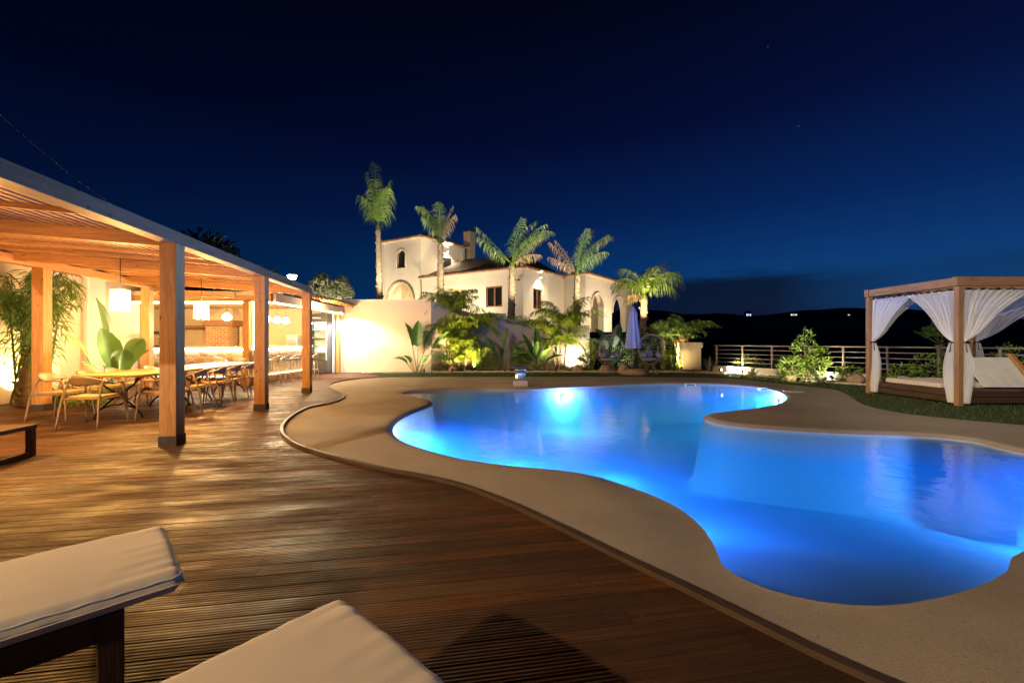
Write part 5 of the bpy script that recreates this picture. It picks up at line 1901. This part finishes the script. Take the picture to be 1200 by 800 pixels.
# ------------------------------------------------------------------ egg chairs, umbrella, rocks
def egg_chair(c, rz, label):
    o = thing('egg_chair', label, 'chair', c, rz, 'rattan egg chairs on the lawn')
    RM = WM[o.name]
    def P(x, y, z): return RM @ Vector((x, y, z))
    mb = MB()
    # rim: egg outline in a tilted plane, opening towards -Y
    def rim(a): return (.50 * math.sin(a) * (1 - .12 * math.cos(a)), -.18 + .10 * math.cos(a), .98 - .60 * math.cos(a))
    pts = [P(*rim(2 * PI * k / 36)) for k in range(37)]
    mb.tube(pts, .02, 7, False)
    mb.build('rim', M_rattan, o)
    mb = MB()
    for k in range(1, 18):
        a = 2 * PI * k / 18
        x, y, z = rim(a)
        back = Vector((0, .36, .98))
        p = Vector((x, y, z))
        mid = p.lerp(back, .45) + Vector((x * .35, .26, (z - .98) * .35))
        mb.tube([P(*q) for q in catmull3([p, mid, back], 6)], .008, 4, False)
    for f in (.35, .65):
        ring_ = []
        for k in range(25):
            a = 2 * PI * k / 24
            x, y, z = rim(a); p = Vector((x, y, z)); back = Vector((0, .36, .98)); mid = p.lerp(back, .45) + Vector((x * .35, .26, (z - .98) * .35))
            q = catmull3([p, mid, back], 6)[int(f * 12)]
            ring_.append(P(*q))
        mb.tube(ring_, .007, 4, False)
    mb.build('basket', M_rattan, o)
    mb = MB()
    mb.lathe([(.03, .0), (.25, .0), (.34, .05), (.34, .10), (.22, .13), (.02, .13)], 20, P(0, -.02, .52)); mb.build('seat_cushion', M_greycush, o)
    for sg in (-1, 1):
        mb = MB(); mb.tube([P(sg * .27, -.22, .76), P(sg * .33, .12, .78)], [.10, .11], 12); mb.build('arm_cushion', M_greycush, o, .03)
    mb = MB(); mb.lathe([(.02, -.05), (.16, -.05), (.19, 0), (.16, .05), (.02, .05)], 16)
    mb.v = [RM @ (Matrix.Translation((0, .17, .80)) @ Matrix.Rotation(R(70), 4, 'X') @ v) for v in mb.v]
    mb.build('back_cushion', M_greycush, o)
    mb = MB()
    for a in (50, 130, 230, 310):
        mb.tube([P(.12 * math.cos(R(a)), .12 * math.sin(R(a)), .42), P(.34 * math.cos(R(a)), .34 * math.sin(R(a)), .0)], .018, 6)
    mb.tube([P(.34 * math.cos(R(a)), .34 * math.sin(R(a)), .012) for a in range(0, 361, 20)], .012, 6, False)
    mb.build('leg_frame', M_rattan, o)
    return o


q = gp(713, 437.5)
egg_chair((q.x, q.y, 0), R(18), 'rattan egg chair left of the folded parasol')
q = gp(762, 437.5)
egg_chair((q.x, q.y, 0), R(-4), 'rattan egg chair right of the folded parasol')

q = gp(742, 437)
t = thing('parasol', 'closed parasol, blue pool light painted in, standing between the egg chairs', 'parasol', (q.x, q.y, 0))
mb = MB(); mb.tube([(q.x, q.y, 0), (q.x, q.y, 2.78)], .022, 10); mb.build('pole', M_rail, t)
mb = MB(); mb.lathe([(.24, 0), (.24, .05), (.05, .09), (.04, .3)], 18, q); mb.build('base', M_gray, t)
mb = MB()
mb.lathe([(.27, 1.02), (.29, 1.10), (.25, 1.5), (.19, 2.0), (.15, 2.28), (.16, 2.40), (.13, 2.56), (.03, 2.72), (.01, 2.74)], 48, q,
         lambda a, z: 1 + (.20 if z < 2.45 else .1) * math.sin(8 * a + z) * (1 if z < 2.5 else .4))
mb.build('canopy', M_umbtint, t)


def rock(label, c, s, seed):
    o = bpy.data.objects.new('rock', None) if False else None
    bm = bmesh.new(); bmesh.ops.create_icosphere(bm, subdivisions=3, radius=1)
    for v in bm.verts:
        n = 1 + .28 * noise.noise(v.co * 1.3 + Vector((seed, 0, 0))) + .1 * noise.noise(v.co * 3.5 + Vector((seed, 3, 0)))
        v.co = Vector((v.co.x * s[0] * n, v.co.y * s[1] * n, v.co.z * s[2] * n))
    me = bpy.data.meshes.new('rock'); bm.to_mesh(me); bm.free()
    me.polygons.foreach_set('use_smooth', [True] * len(me.polygons)); me.materials.append(M_stone)
    ob = bpy.data.objects.new('rock', me); COL.objects.link(ob); ob.location = c
    tag(ob, label, 'rock', 'garden rocks by the egg chairs')


q = gp(729, 437.5); rock('upright tan rock left of the parasol foot', (q.x, q.y - .25, .16), (.22, .18, .24), 1)
q = gp(741, 438.5); rock('long flat tan rock in front of the parasol foot', (q.x + .05, q.y - .3, .10), (.5, .25, .15), 5)
q = gp(713, 436.5); rock('rock below the left egg chair', (q.x, q.y + .5, .1), (.3, .25, .2), 9)
q = gp(680, 436); rock('rock at the foot of the small pale banana plant', (q.x, q.y + .6, .1), (.28, .22, .18), 13)
q = gp(530, 436); rock('reddish rock by the clump palm over the brightest lamp', (q.x, q.y + .3, .08), (.22, .2, .2), 17)
q = gp(500, 436); rock('low rock beside the banana plant at the cream wall', (q.x + .3, q.y + .2, .06), (.25, .2, .12), 21)
q = gp(927, 446); rock('rock under the tall open bush by the railing', (q.x, q.y, .08), (.16, .14, .14), 25)
q = gp(1013, 452); rock('brown rock beside the far gazebo post', (q.x + .2, q.y + .6, .1), (.28, .24, .2), 29)

# ------------------------------------------------------------------ water spout, pool fittings
q = gp(610, 452.5)
t = thing('water_spout', 'steel waterfall spout on a square stone base at the pool edge', 'fountain', (q.x, q.y, 0))
mb = MB(); mb.box((q.x, q.y + .12, .085), (.42, .4, .17)); mb.build('base', mat('spout stone', (.42, .36, .30), rough=.7, vscale=10), t, .01)
mb = MB()
def sp(u, v_):
    a = v_
    pr = catmull3([(0, .20, .17), (0, .22, .34), (0, .16, .47), (0, -.06, .47)], 4)
    i = min(len(pr) - 1, int(round(a * (len(pr) - 1))))
    return Vector((q.x + (u - .5) * .30, q.y + .12 + pr[i].y, pr[i].z + .0))
mb.grid(sp, 4, 12); mb.build('spout', M_steel, t, solid=.05)
mb = MB(); mb.box((q.x - .08, q.y + .2, .53), (.4, .2, .05)); mb.build('top_cap', M_black, t, .01)

q = gp(930, 459)
t = thing('pool_skimmer_hatch', 'pale skimmer lid set in the concrete by the far right pool bay', 'pool lid', (q.x, q.y, 0))
mb = MB(); mb.box((q.x, q.y, .008), (.34, .34, .014)); mb.build('lid', M_white, t, .004)
mb = MB(); mb.tube([(q.x - .05, q.y, .016), (q.x + .05, q.y, .016)], .008, 6); mb.build('handle', M_steel, t)
for i, (px, py, lab) in enumerate(((807, 448.3, 'dark skimmer mouth in the far pool edge, left one'), (893, 453, 'dark skimmer mouth in the far pool edge, right one'))):
    q = gp(px, py)
    t = thing('skimmer_mouth', lab, 'pool skimmer', (q.x, q.y - .02, -.05), 0, 'skimmer mouths')
    mb = MB(); mb.box((q.x, q.y - .10, -.055), (.34, .10, .07)); mb.build('frame', M_white, t, .004)
    mb = MB(); mb.box((q.x, q.y - .155, -.055), (.26, .012, .05)); mb.build('opening', M_black, t)

# ------------------------------------------------------------------ loungers
def lounger(foot, ang, label, L=1.95, W_=.62):
    """foot = centre of the foot end, ang = direction from head to foot"""
    o = thing('sun_lounger', label, 'sun lounger', (foot[0], foot[1], 0), ang, 'sun loungers on the deck')
    RM = WM[o.name]      # local +X points to the foot end
    TH_, zt = .074, .425
    nx, ny = 110, 44
    def wr(x, y):
        # gathered fabric near the foot seam, soft dips along the body
        e = math.exp(x / .10)
        g = noise.noise((y * 16, x * 2.0, 3.1)) * .010 * e + noise.noise((y * 34, x * 3.0, 1.1)) * .006 * e
        s_ = .004 * noise.noise((x * 2.3, y * 3.0, .5)) + .0018 * noise.noise((x * 7 + y * 5, y * 9 - x * 6, 2.5))
        ed = math.exp(-(W_ / 2 - abs(y)) / .04)
        s_ += .004 * noise.noise((x * 15, y * 2, 7.7)) * ed + .003 * noise.noise((x * 31, y * 2, 4.7)) * ed
        return g + s_
    def surf(u, v_, sign):
        x = -L * (1 - u); y = (v_ - .5) * W_
        rr = .035
        yo = y
        pr_ = .03
        if (x > -pr_ or x < -L + pr_) and abs(y) > W_ / 2 - pr_:
            vx = x + pr_ if x > -pr_ else -L + pr_ - x
            vy_ = abs(y) - (W_ / 2 - pr_)
            kk = max(vx, vy_) / max(1e-6, math.hypot(vx, vy_))
        else:
            kk = None
        ex = max(0, rr - (L - abs(x) if False else min(-x, L + x))) / rr
        ey = max(0, rr - (W_ / 2 - abs(y))) / rr
        dz = rr * (1 - math.sqrt(max(0, 1 - min(1, ex * ex + ey * ey))))
        crown = .012 * (1 - (2 * y / W_) ** 2)
        if kk is not None:
            xx_ = (-pr_ + vx * kk) if x > -pr_ else (-L + pr_ - vx * kk)
            yy_ = math.copysign(W_ / 2 - pr_ + vy_ * kk, y)
        else:
            xx_, yy_ = x, y
        return Vector((xx_, yy_, sign * (TH_ / 2 - dz + (crown if sign > 0 else 0)) + (wr(x, y) if sign > 0 else 0)))
    def nonlin(u):
        return (1 - math.cos(PI * u)) / 2 * .35 + u * .65
    mb = MB()
    zc = zt - TH_ / 2
    mb.grid(lambda u, v_: RM @ (surf(1 - (1 - u) ** 1.0 if False else nonlin(u), nonlin(v_), 1) + Vector((0, 0, zc))), nx, ny)
    mb.grid(lambda u, v_: RM @ (surf(nonlin(u), nonlin(1 - v_), -1) + Vector((0, 0, zc))), 40, 16)
    # border
    def rcorner(x, y, ins):
        pr_ = .03
        Wh = W_ / 2 - ins
        x0_, x1_ = -L + ins, -ins
        if (x > x1_ - pr_ or x < x0_ + pr_) and abs(y) > Wh - pr_:
            vx = max(0, x - (x1_ - pr_) if x > x1_ - pr_ else (x0_ + pr_) - x)
            vy_ = abs(y) - (Wh - pr_)
            kk = max(vx, vy_) / max(1e-6, math.hypot(vx, vy_))
            return ((x1_ - pr_ + vx * kk) if x > x1_ - pr_ else (x0_ + pr_ - vx * kk), math.copysign(Wh - pr_ + vy_ * kk, y))
        return x, y
    def border(u, v_):
        k = u * 4
        i = int(k) % 4; f = k - int(k)
        cs = [(-L, -W_ / 2), (0, -W_ / 2), (0, W_ / 2), (-L, W_ / 2)]
        a, b_ = cs[i], cs[(i + 1) % 4]
        f = nonlin(f)
        x = a[0] + (b_[0] - a[0]) * f; y = a[1] + (b_[1] - a[1]) * f
        z = (v_ - .5) * (TH_ - .07) * 1.0
        bul = .006 * math.cos((v_ - .5) * PI) + .003 * noise.noise((x * 9, y * 9, v_ * 2))
        ox = bul if i == 1 else (-bul if i == 3 else 0); oy = -bul if i == 0 else (bul if i == 2 else 0)
        x, y = rcorner(x, y, 0)
        return RM @ Vector((x + ox, y + oy, zc + z))
    mb.grid(border, 480, 4)
    cu = mb.build('cushion', M_cushion, o, weld=True)
    mb = MB()
    loop = []
    for k in range(481):
        u = k / 480 * 4
        i = int(u) % 4; f = nonlin(u - int(u))
        cs = [(-L + .012, -W_ / 2 + .010), (-.010, -W_ / 2 + .010), (-.010, W_ / 2 - .010), (-L + .012, W_ / 2 - .010)]
        a, b_ = cs[i], cs[(i + 1) % 4]
        x = a[0] + (b_[0] - a[0]) * f; y = a[1] + (b_[1] - a[1]) * f
        x, y = rcorner(x, y, .010)
        loop.append(RM @ Vector((x, y, zc + TH_ / 2 - .012 + .0015 * math.sin(k * .9) + wr(x, y) * .5)))
    mb.tube(loop, .0048, 6, False); mb.build('piping', M_piping, cu)
    zb = zt - TH_
    for sg in (-1, 1):
        mb = MB(); mb.bar(RM @ Vector((-L + .05, sg * (W_ / 2 - .045), zb - .047)), RM @ Vector((-.17, sg * (W_ / 2 - .045), zb - .047)), .045, .09); mb.build('side_rail', M_dark, o, .004)
    mb = MB()
    k = -.22
    while k > -L + .1:
        mb.bar(RM @ Vector((k, -W_ / 2 + .07, zb - .012)), RM @ Vector((k, W_ / 2 - .07, zb - .012)), .07, .018); k -= .1
    mb.build('slats', M_dark, o)
    for x in (-.205, -L + .2):
        for sg in (-1, 1):
            mb = MB(); mb.bar(RM @ Vector((x, sg * (W_ / 2 - .045), 0)), RM @ Vector((x, sg * (W_ / 2 - .045), zb - .003)), .07, .055, RM.to_3x3() @ Vector((0, 1, 0))); mb.build('leg', M_darkz, o, .003)
        mb = MB(); mb.bar(RM @ Vector((x, -W_ / 2 + .075, zb - .09)), RM @ Vector((x, W_ / 2 - .075, zb - .09)), .03, .07); mb.build('cross_rail', M_dark, o)
    return o


lounger((-1.465, 1.845), R(45), 'sun lounger with beige cushion and dark wooden leg, the one farther from the pool', W_=.63)
lounger((-.337, 1.258), R(49), 'sun lounger with beige cushion, the one closer to the pool', W_=.68)

# ------------------------------------------------------------------ garden lamps
def spot(loc, target, power, col, label, cone=120, r=.04, blend=.8, up=True):
    loc = Vector(loc)
    o = thing('garden_spotlight', label, 'spotlight', loc, 0, 'garden spotlights')
    d = (Vector(target) - loc).normalized()
    mb = MB(); mb.tube([loc + Vector((0, 0, -.02)), loc + Vector((0, 0, .1))], .012, 6); mb.build('spike', M_black, o)
    c = loc + Vector((0, 0, .13))
    mb = MB(); mb.tube([c - d * .07, c + d * .04], [.04, .05], 12); mb.build('housing', M_black, o)
    mb = MB(); mb.tube([c + d * .0405, c + d * .044], .042, 12); mb.build('lens', M_spotglow, o)
    lamp('spot_bulb', 'SPOT', c + d * .06, power, col, o, r, c + d * 2, cone, blend)
    return o


YEL = (1.0, .74, .30)
WH = (1.0, .85, .56)
spot((wp(556, 432, 18.4).x, 18.42, .02), (wp(541, 400, 19).x, 19.0, 2.0), 800, YEL, 'brightest garden spotlight, at the foot of the tall clump palm', 140)
spot((wp(530, 437, 17.2).x, 17.2, .02), (wp(543, 400, 19).x, 18.9, 2.4), 1100, YEL, 'added spotlight on the lawn aimed at the tall clump palm', 75)  # extra lamp added to brighten the upper fronds
spot((wp(650, 432, 18).x, 17.5, .02), (wp(657, 400, 19).x, 19.0, 2.0), 750, YEL, 'added spotlight in front of the second clump palm', 110)  # added lamp, brightens this clump from the front
spot((wp(672, 432, 19).x, 19.3, .02), (wp(674, 400, 19.6).x, 19.8, .75), 420, WH, 'garden spotlight making the round glow on the grey wall', 150)
spot((wp(728, 433, 18.2).x, 18.4, .02), (wp(735, 400, 19.3).x, 19.4, 1.6), 260, WH, 'added spotlight behind the parasol foot', 140)  # added lamp, opens up the dark hedge
spot((7.35, 19.75, .02), (8.2, 20.4, 2.4), 700, YEL, 'added spotlight beside the cream pier aimed up the arching fronds', 100)  # put in to light the arching fronds
spot((wp(797, 433, 19).x - .05, 18.75, .02), (wp(790, 400, 19.6).x, 19.6, 1.0), 180, YEL, 'garden spotlight at the foot of the cream pier', 150)
spot((8.5, 17.4, .02), (10.0, 15.4, .30), 420, WH, 'garden spotlight at the left end of the low white wall', 140)
spot((gp(985, 448).x - .1, gp(985, 448).y + .25, .02), (gp(978, 448).x + .2, gp(978, 448).y + 1.0, .6), 170, WH, 'garden spotlight near the right end of the low white wall', 150)
spot((gp(930, 449).x, gp(930, 449).y - .2, .02), (gp(945, 446).x, gp(945, 446).y + .1, .9), 260, WH, 'garden spotlight below the tall open bush', 120)
spot((wp(870, 425, 16.6).x, 16.6, .02), (wp(880, 425, 17.2).x, 17.3, .5), 160, YEL, 'added spotlight by the rounded bush behind the railing', 140)  # added so the bush behind the bars shows
spot((-10.45, 9.05, .02), (-10.5, 9.6, 2.2), 750, (1.0, .72, .32), 'spotlight lighting the bamboo-like palm from behind', 150)
spot((wp(57, 474, 8.7).x, 8.9, .02), (wp(75, 400, 9.5).x, 9.6, 1.8), 420, (1.0, .78, .38), 'small bright spotlight on the deck beside the rear pergola post', 130)
spot((wp(112, 470, 9).x, 8.95, .02), (wp(128, 380, 9.8).x, 9.8, 1.9), 90, (1.0, .80, .42), 'spotlight under the banana plant behind the dining table', 110)
spot((wp(498, 440, 17.2).x, 17.0, .02), (wp(492, 400, 18).x, 18, 1.5), 70, WH, 'dim spotlight in the lawn before the cream wall', 120)
# terrace uplights for palms, added floodlights for facades
for i, (tp, bx) in enumerate(((p1, b1[0]), (p2, p2.x), (p3, p3.x), (p4, p4.x))):
    spot((bx + .7, tp.y - 1.9, TZ), (tp.x, tp.y, tp.z + 1.5), (9000, 5000, 5200, 5200)[i], (1.0, .84, .50),
         'terrace spotlight aimed up the ' + ('tallest palm', 'palm before the tower', 'middle V-shaped palm', 'palm by the arcade')[i], 60)
spot((wp(388, 360, 23).x, 22.3, TZ), (wp(388, 330, 24).x, 24.0, 4.3), 2200, WH, 'added terrace spotlight aimed up the olive trees', 100)  # added lamp, lifts the olive crowns out of the dark
spot((p5.x - .5, 20.7, TZ), (p5.x, p5.y, p5.z + .6), 3200, YEL, 'spotlight aimed up the bushy palm by the arcade', 70)
for i, (a, b_, pw_, lab) in enumerate(((A1 - nB * 4.0 + dB * 2.2, A1 + dB * 2.2, 900, 'added terrace floodlight before the narrow villa wall with the lit window'),
                                       (A0 - nA * 3 + dA * 4.0, A0 + dA * 4.0, 2000, 'added terrace floodlight before the windowed villa wall'),
                                       (C0 - nB * 3.2 + dB * 2.5, C0 + dB * 3, 1300, 'added terrace floodlight before the arcade'),
                                       (T0 - tn * 4.0 + td * 1.5, T0 + td * 2.2, 2200, 'added terrace floodlight before the tower'))):
    spot((a.x, a.y, TZ), (b_.x, b_.y, (ZE - .6, ZE, ZE - 1, 6.5)[i]), pw_, (1.0, .80, .52), lab, 150)  # added wall-wash lamps, hidden on the terrace, to brighten the villa

spot((T1.x + 3.0, T1.y - 2.2, ZE + .9), (T1.x + 1.3, T1.y + 1.8, 8.0), 700, (1.0, .80, .52), 'added roof terrace floodlight aimed at the tower side', 140)  # added unseen lamp to fill the dark tower face
# floodlight on a mast behind the photographer: long shadows on the deck come from here
fl = Vector((-10.0, -8.8, 7.6))
t = thing('floodlight_mast', 'tall mast with floodlight behind the deck, outside the picture', 'floodlight', (fl.x, fl.y, 0))
mb = MB(); mb.tube([(fl.x, fl.y, 0), (fl.x, fl.y, fl.z)], [.09, .06], 12); mb.build('mast', M_gray, t)
fd = (Vector((1.5, 5, 0)) - fl).normalized()
mb = MB(); mb.bar(fl, fl + fd * .16, .34, .24); mb.build('head', M_black, t, .01)
mb = MB(); mb.bar(fl + fd * .162, fl + fd * .168, .28, .18); mb.build('lens', M_bulbw, t)
fd2 = (Vector((10.2, 9.5, 1.4)) - fl).normalized()
lamp('flood_bulb', 'SPOT', fl + fd2 * .24, 16000, (1.0, .86, .66), t, .10, Vector((10.2, 9.5, 1.4)), 17, .7)  # added second beam without its own head, brightens the gazebo curtains
lamp('flood_bulb', 'SPOT', fl + fd * .22, 9000, (1.0, .76, .50), t, .10, Vector((1.5, 5, 0)), 100, .4)

# street lamp beyond the kitchen
q = wp(343, 323, 34)
t = thing('street_lamp', 'street lamp with white glare above the pergola beam', 'street lamp', (q.x, q.y, 0))
mb = MB(); mb.tube([(q.x, q.y, 0), (q.x, q.y, q.z)], [.09, .05], 10); mb.build('pole', M_gray, t)
mb = MB(); mb.bar((q.x - .25, q.y, q.z + .06), (q.x + .45, q.y, q.z + .06), .25, .10); mb.build('head', M_gray, t, .02)
mb = MB(); mb.lathe([(.01, -.34), (.26, -.28), (.34, 0.0)], 14, q + Vector((0, -.1, 0))); mb.build('lens', M_streetglow, t)  # lens made oversize, its shape standing in for the glare
lamp('street_bulb', 'POINT', q + Vector((0, -.3, -.3)), 350, (.85, .95, 1.0), t, .15)

# overhead cable
mb = MB()
a, b_ = wp(-60, 82, 11), wp(186, 266, 27)
mb.tube([a.lerp(b_, k / 20) - Vector((0, 0, .6 * math.sin(PI * k / 20))) for k in range(21)], .013, 5)
tag(mb.build('overhead_cable', mat('cable grey', (.18, .18, .2), rough=.6)), 'thin overhead cable crossing the dark sky above the pergola', 'cable')

# far houses with lights
def far_house(px, py, Y, w, h, lab, col, k):
    q = wp(px, py, Y)
    o = thing('distant_house', lab, 'house', (q.x, q.y, q.z - h / 2), 0, 'distant lit houses on the hills')
    mb = MB(); mb.box(q, (w, w * .8, h)); mb.build('wall', M_stucco_w, o)
    mb = MB(); mb.add([q + Vector((sx_ * w * .55, sy_ * w * .45, h / 2 + .05)) for sx_, sy_ in ((-1, -1), (1, -1), (1, 1), (-1, 1))] + [q + Vector((0, 0, h))], [(0, 1, 4), (1, 2, 4), (2, 3, 4), (3, 0, 4)]); mb.build('roof', M_rooftop, o)
    n = 3
    for i in range(n):
        mb = MB(); mb.box(q + Vector(((i - 1) * w * .3, -w * .41, 0)), (w * .18, .1, h * .4)); mb.build('window', glow('distant window glow %d %d' % (k, i), col, (1.6, .9, 1.3)[i]), o)
far_house(876, 369, 420, 5.5, 4.5, 'distant house with bluish lit windows, brightest on the dark hill', (.6, .85, 1.0), 0)
far_house(928, 369, 430, 7.5, 3.0, 'long distant house with white lights right of the brightest one', (1, .95, .85), 1)
far_house(994, 369, 430, 2.2, 2.0, 'tiny distant lit house nearest the gazebo', (1, .9, .75), 2)

# ------------------------------------------------------------------ sky
w = bpy.data.worlds.new('World')
scene.world = w
w.use_nodes = True
nt = w.node_tree
nt.nodes.clear()
out = N(nt, 'ShaderNodeOutputWorld')
tc = N(nt, 'ShaderNodeTexCoord')
sx = N(nt, 'ShaderNodeSeparateXYZ'); nt.links.new(tc.outputs['Generated'], sx.inputs[0])
g = ramp(nt, sx.outputs['Z'], [(0.0, (.001, .022, .095)), (.09, (.0012, .042, .150)), (.16, (.0012, .033, .140)), (.27, (.001, .014, .085)), (.42, (.0008, .0040, .032)), (.62, (.0007, .0014, .0095)), (1.0, (.0006, .001, .006))])
az = math_n(nt, 'MULTIPLY_ADD', sx.outputs['X'], .62, .78)
azc = N(nt, 'ShaderNodeClamp', Min=.22, Max=1.15); nt.links.new(az, azc.inputs[0])
vm = N(nt, 'ShaderNodeVectorMath', operation='SCALE'); nt.links.new(g, vm.inputs[0]); nt.links.new(azc.outputs[0], vm.inputs['Scale'])
# low cloud bank on the right
mp = N(nt, 'ShaderNodeMapping'); mp.inputs['Scale'].default_value = (3.0, 3.0, 26.0); nt.links.new(tc.outputs['Generated'], mp.inputs['Vector'])
cn = N(nt, 'ShaderNodeTexNoise', Scale=1.5, Detail=6.0, Roughness=.6); nt.links.new(mp.outputs[0], cn.inputs['Vector'])
zz_ = math_n(nt, 'ADD', sx.outputs['Z'], math_n(nt, 'MULTIPLY', math_n(nt, 'SUBTRACT', cn.outputs['Fac'], .5), .075))
cm = ramp(nt, zz_, [(.122, 1.0), (.148, 0.0)])
ax = ramp(nt, sx.outputs['X'], [(.05, 0.0), (.16, 1.0), (.52, 1.0), (.68, .2)])
cf = N(nt, 'ShaderNodeMath', operation='MULTIPLY'); nt.links.new(cm, cf.inputs[0]); nt.links.new(ax, cf.inputs[1])
sk = mixc(nt, vm.outputs[0], (.0006, .0050, .022), math_n(nt, 'MULTIPLY', cf.outputs[0], .92))
sv = N(nt, 'ShaderNodeTexVoronoi', Scale=70.0); nt.links.new(tc.outputs['Generated'], sv.inputs['Vector'])
sc3 = N(nt, 'ShaderNodeSeparateColor'); nt.links.new(sv.outputs['Color'], sc3.inputs[0])
star = math_n(nt, 'MULTIPLY', ramp(nt, sv.outputs['Distance'], [(.03, 1.0), (.075, 0.0)]), math_n(nt, 'GREATER_THAN', sc3.outputs[0], .985))
star = math_n(nt, 'MULTIPLY', star, math_n(nt, 'MULTIPLY', sc3.outputs[1], math_n(nt, 'GREATER_THAN', sx.outputs['Z'], .16)))
sk = mixc(nt, sk, (.22, .26, .32), star)
bg = N(nt, 'ShaderNodeBackground', Strength=1.0); nt.links.new(sk, bg.inputs['Color'])
ns = N(nt, 'ShaderNodeTexSky', sky_type='NISHITA'); ns.sun_disc = False; ns.sun_elevation = R(-5); ns.sun_rotation = R(70)
bg2 = N(nt, 'ShaderNodeBackground', Strength=.05); nt.links.new(ns.outputs[0], bg2.inputs['Color'])
ad = N(nt, 'ShaderNodeAddShader'); nt.links.new(bg.outputs[0], ad.inputs[0]); nt.links.new(bg2.outputs[0], ad.inputs[1])
nt.links.new(ad.outputs[0], out.inputs['Surface'])

# ------------------------------------------------------------------ camera and render
cam = bpy.data.cameras.new('camera')
cam.sensor_width = 36.0
cam.lens = FP / 1200 * 36.0
cam.clip_end = 12000
cam.clip_start = .05
co = bpy.data.objects.new('camera', cam)
COL.objects.link(co)
co.location = (0, 0, H)
co.rotation_euler = (PI / 2, 0, 0)
scene.camera = co
scene.view_settings.view_transform = 'Standard'
scene.view_settings.look = 'None'
scene.view_settings.exposure = 0.0
scene.view_settings.gamma = 1.0
scene.render.engine = 'CYCLES'
cy = scene.cycles
cy.use_denoising = True
cy.max_bounces = 7
cy.diffuse_bounces = 3
cy.glossy_bounces = 3
cy.transparent_max_bounces = 16
cy.sample_clamp_indirect = 4.0
cy.caustics_reflective = False
cy.caustics_refractive = False
cy.use_light_tree = True
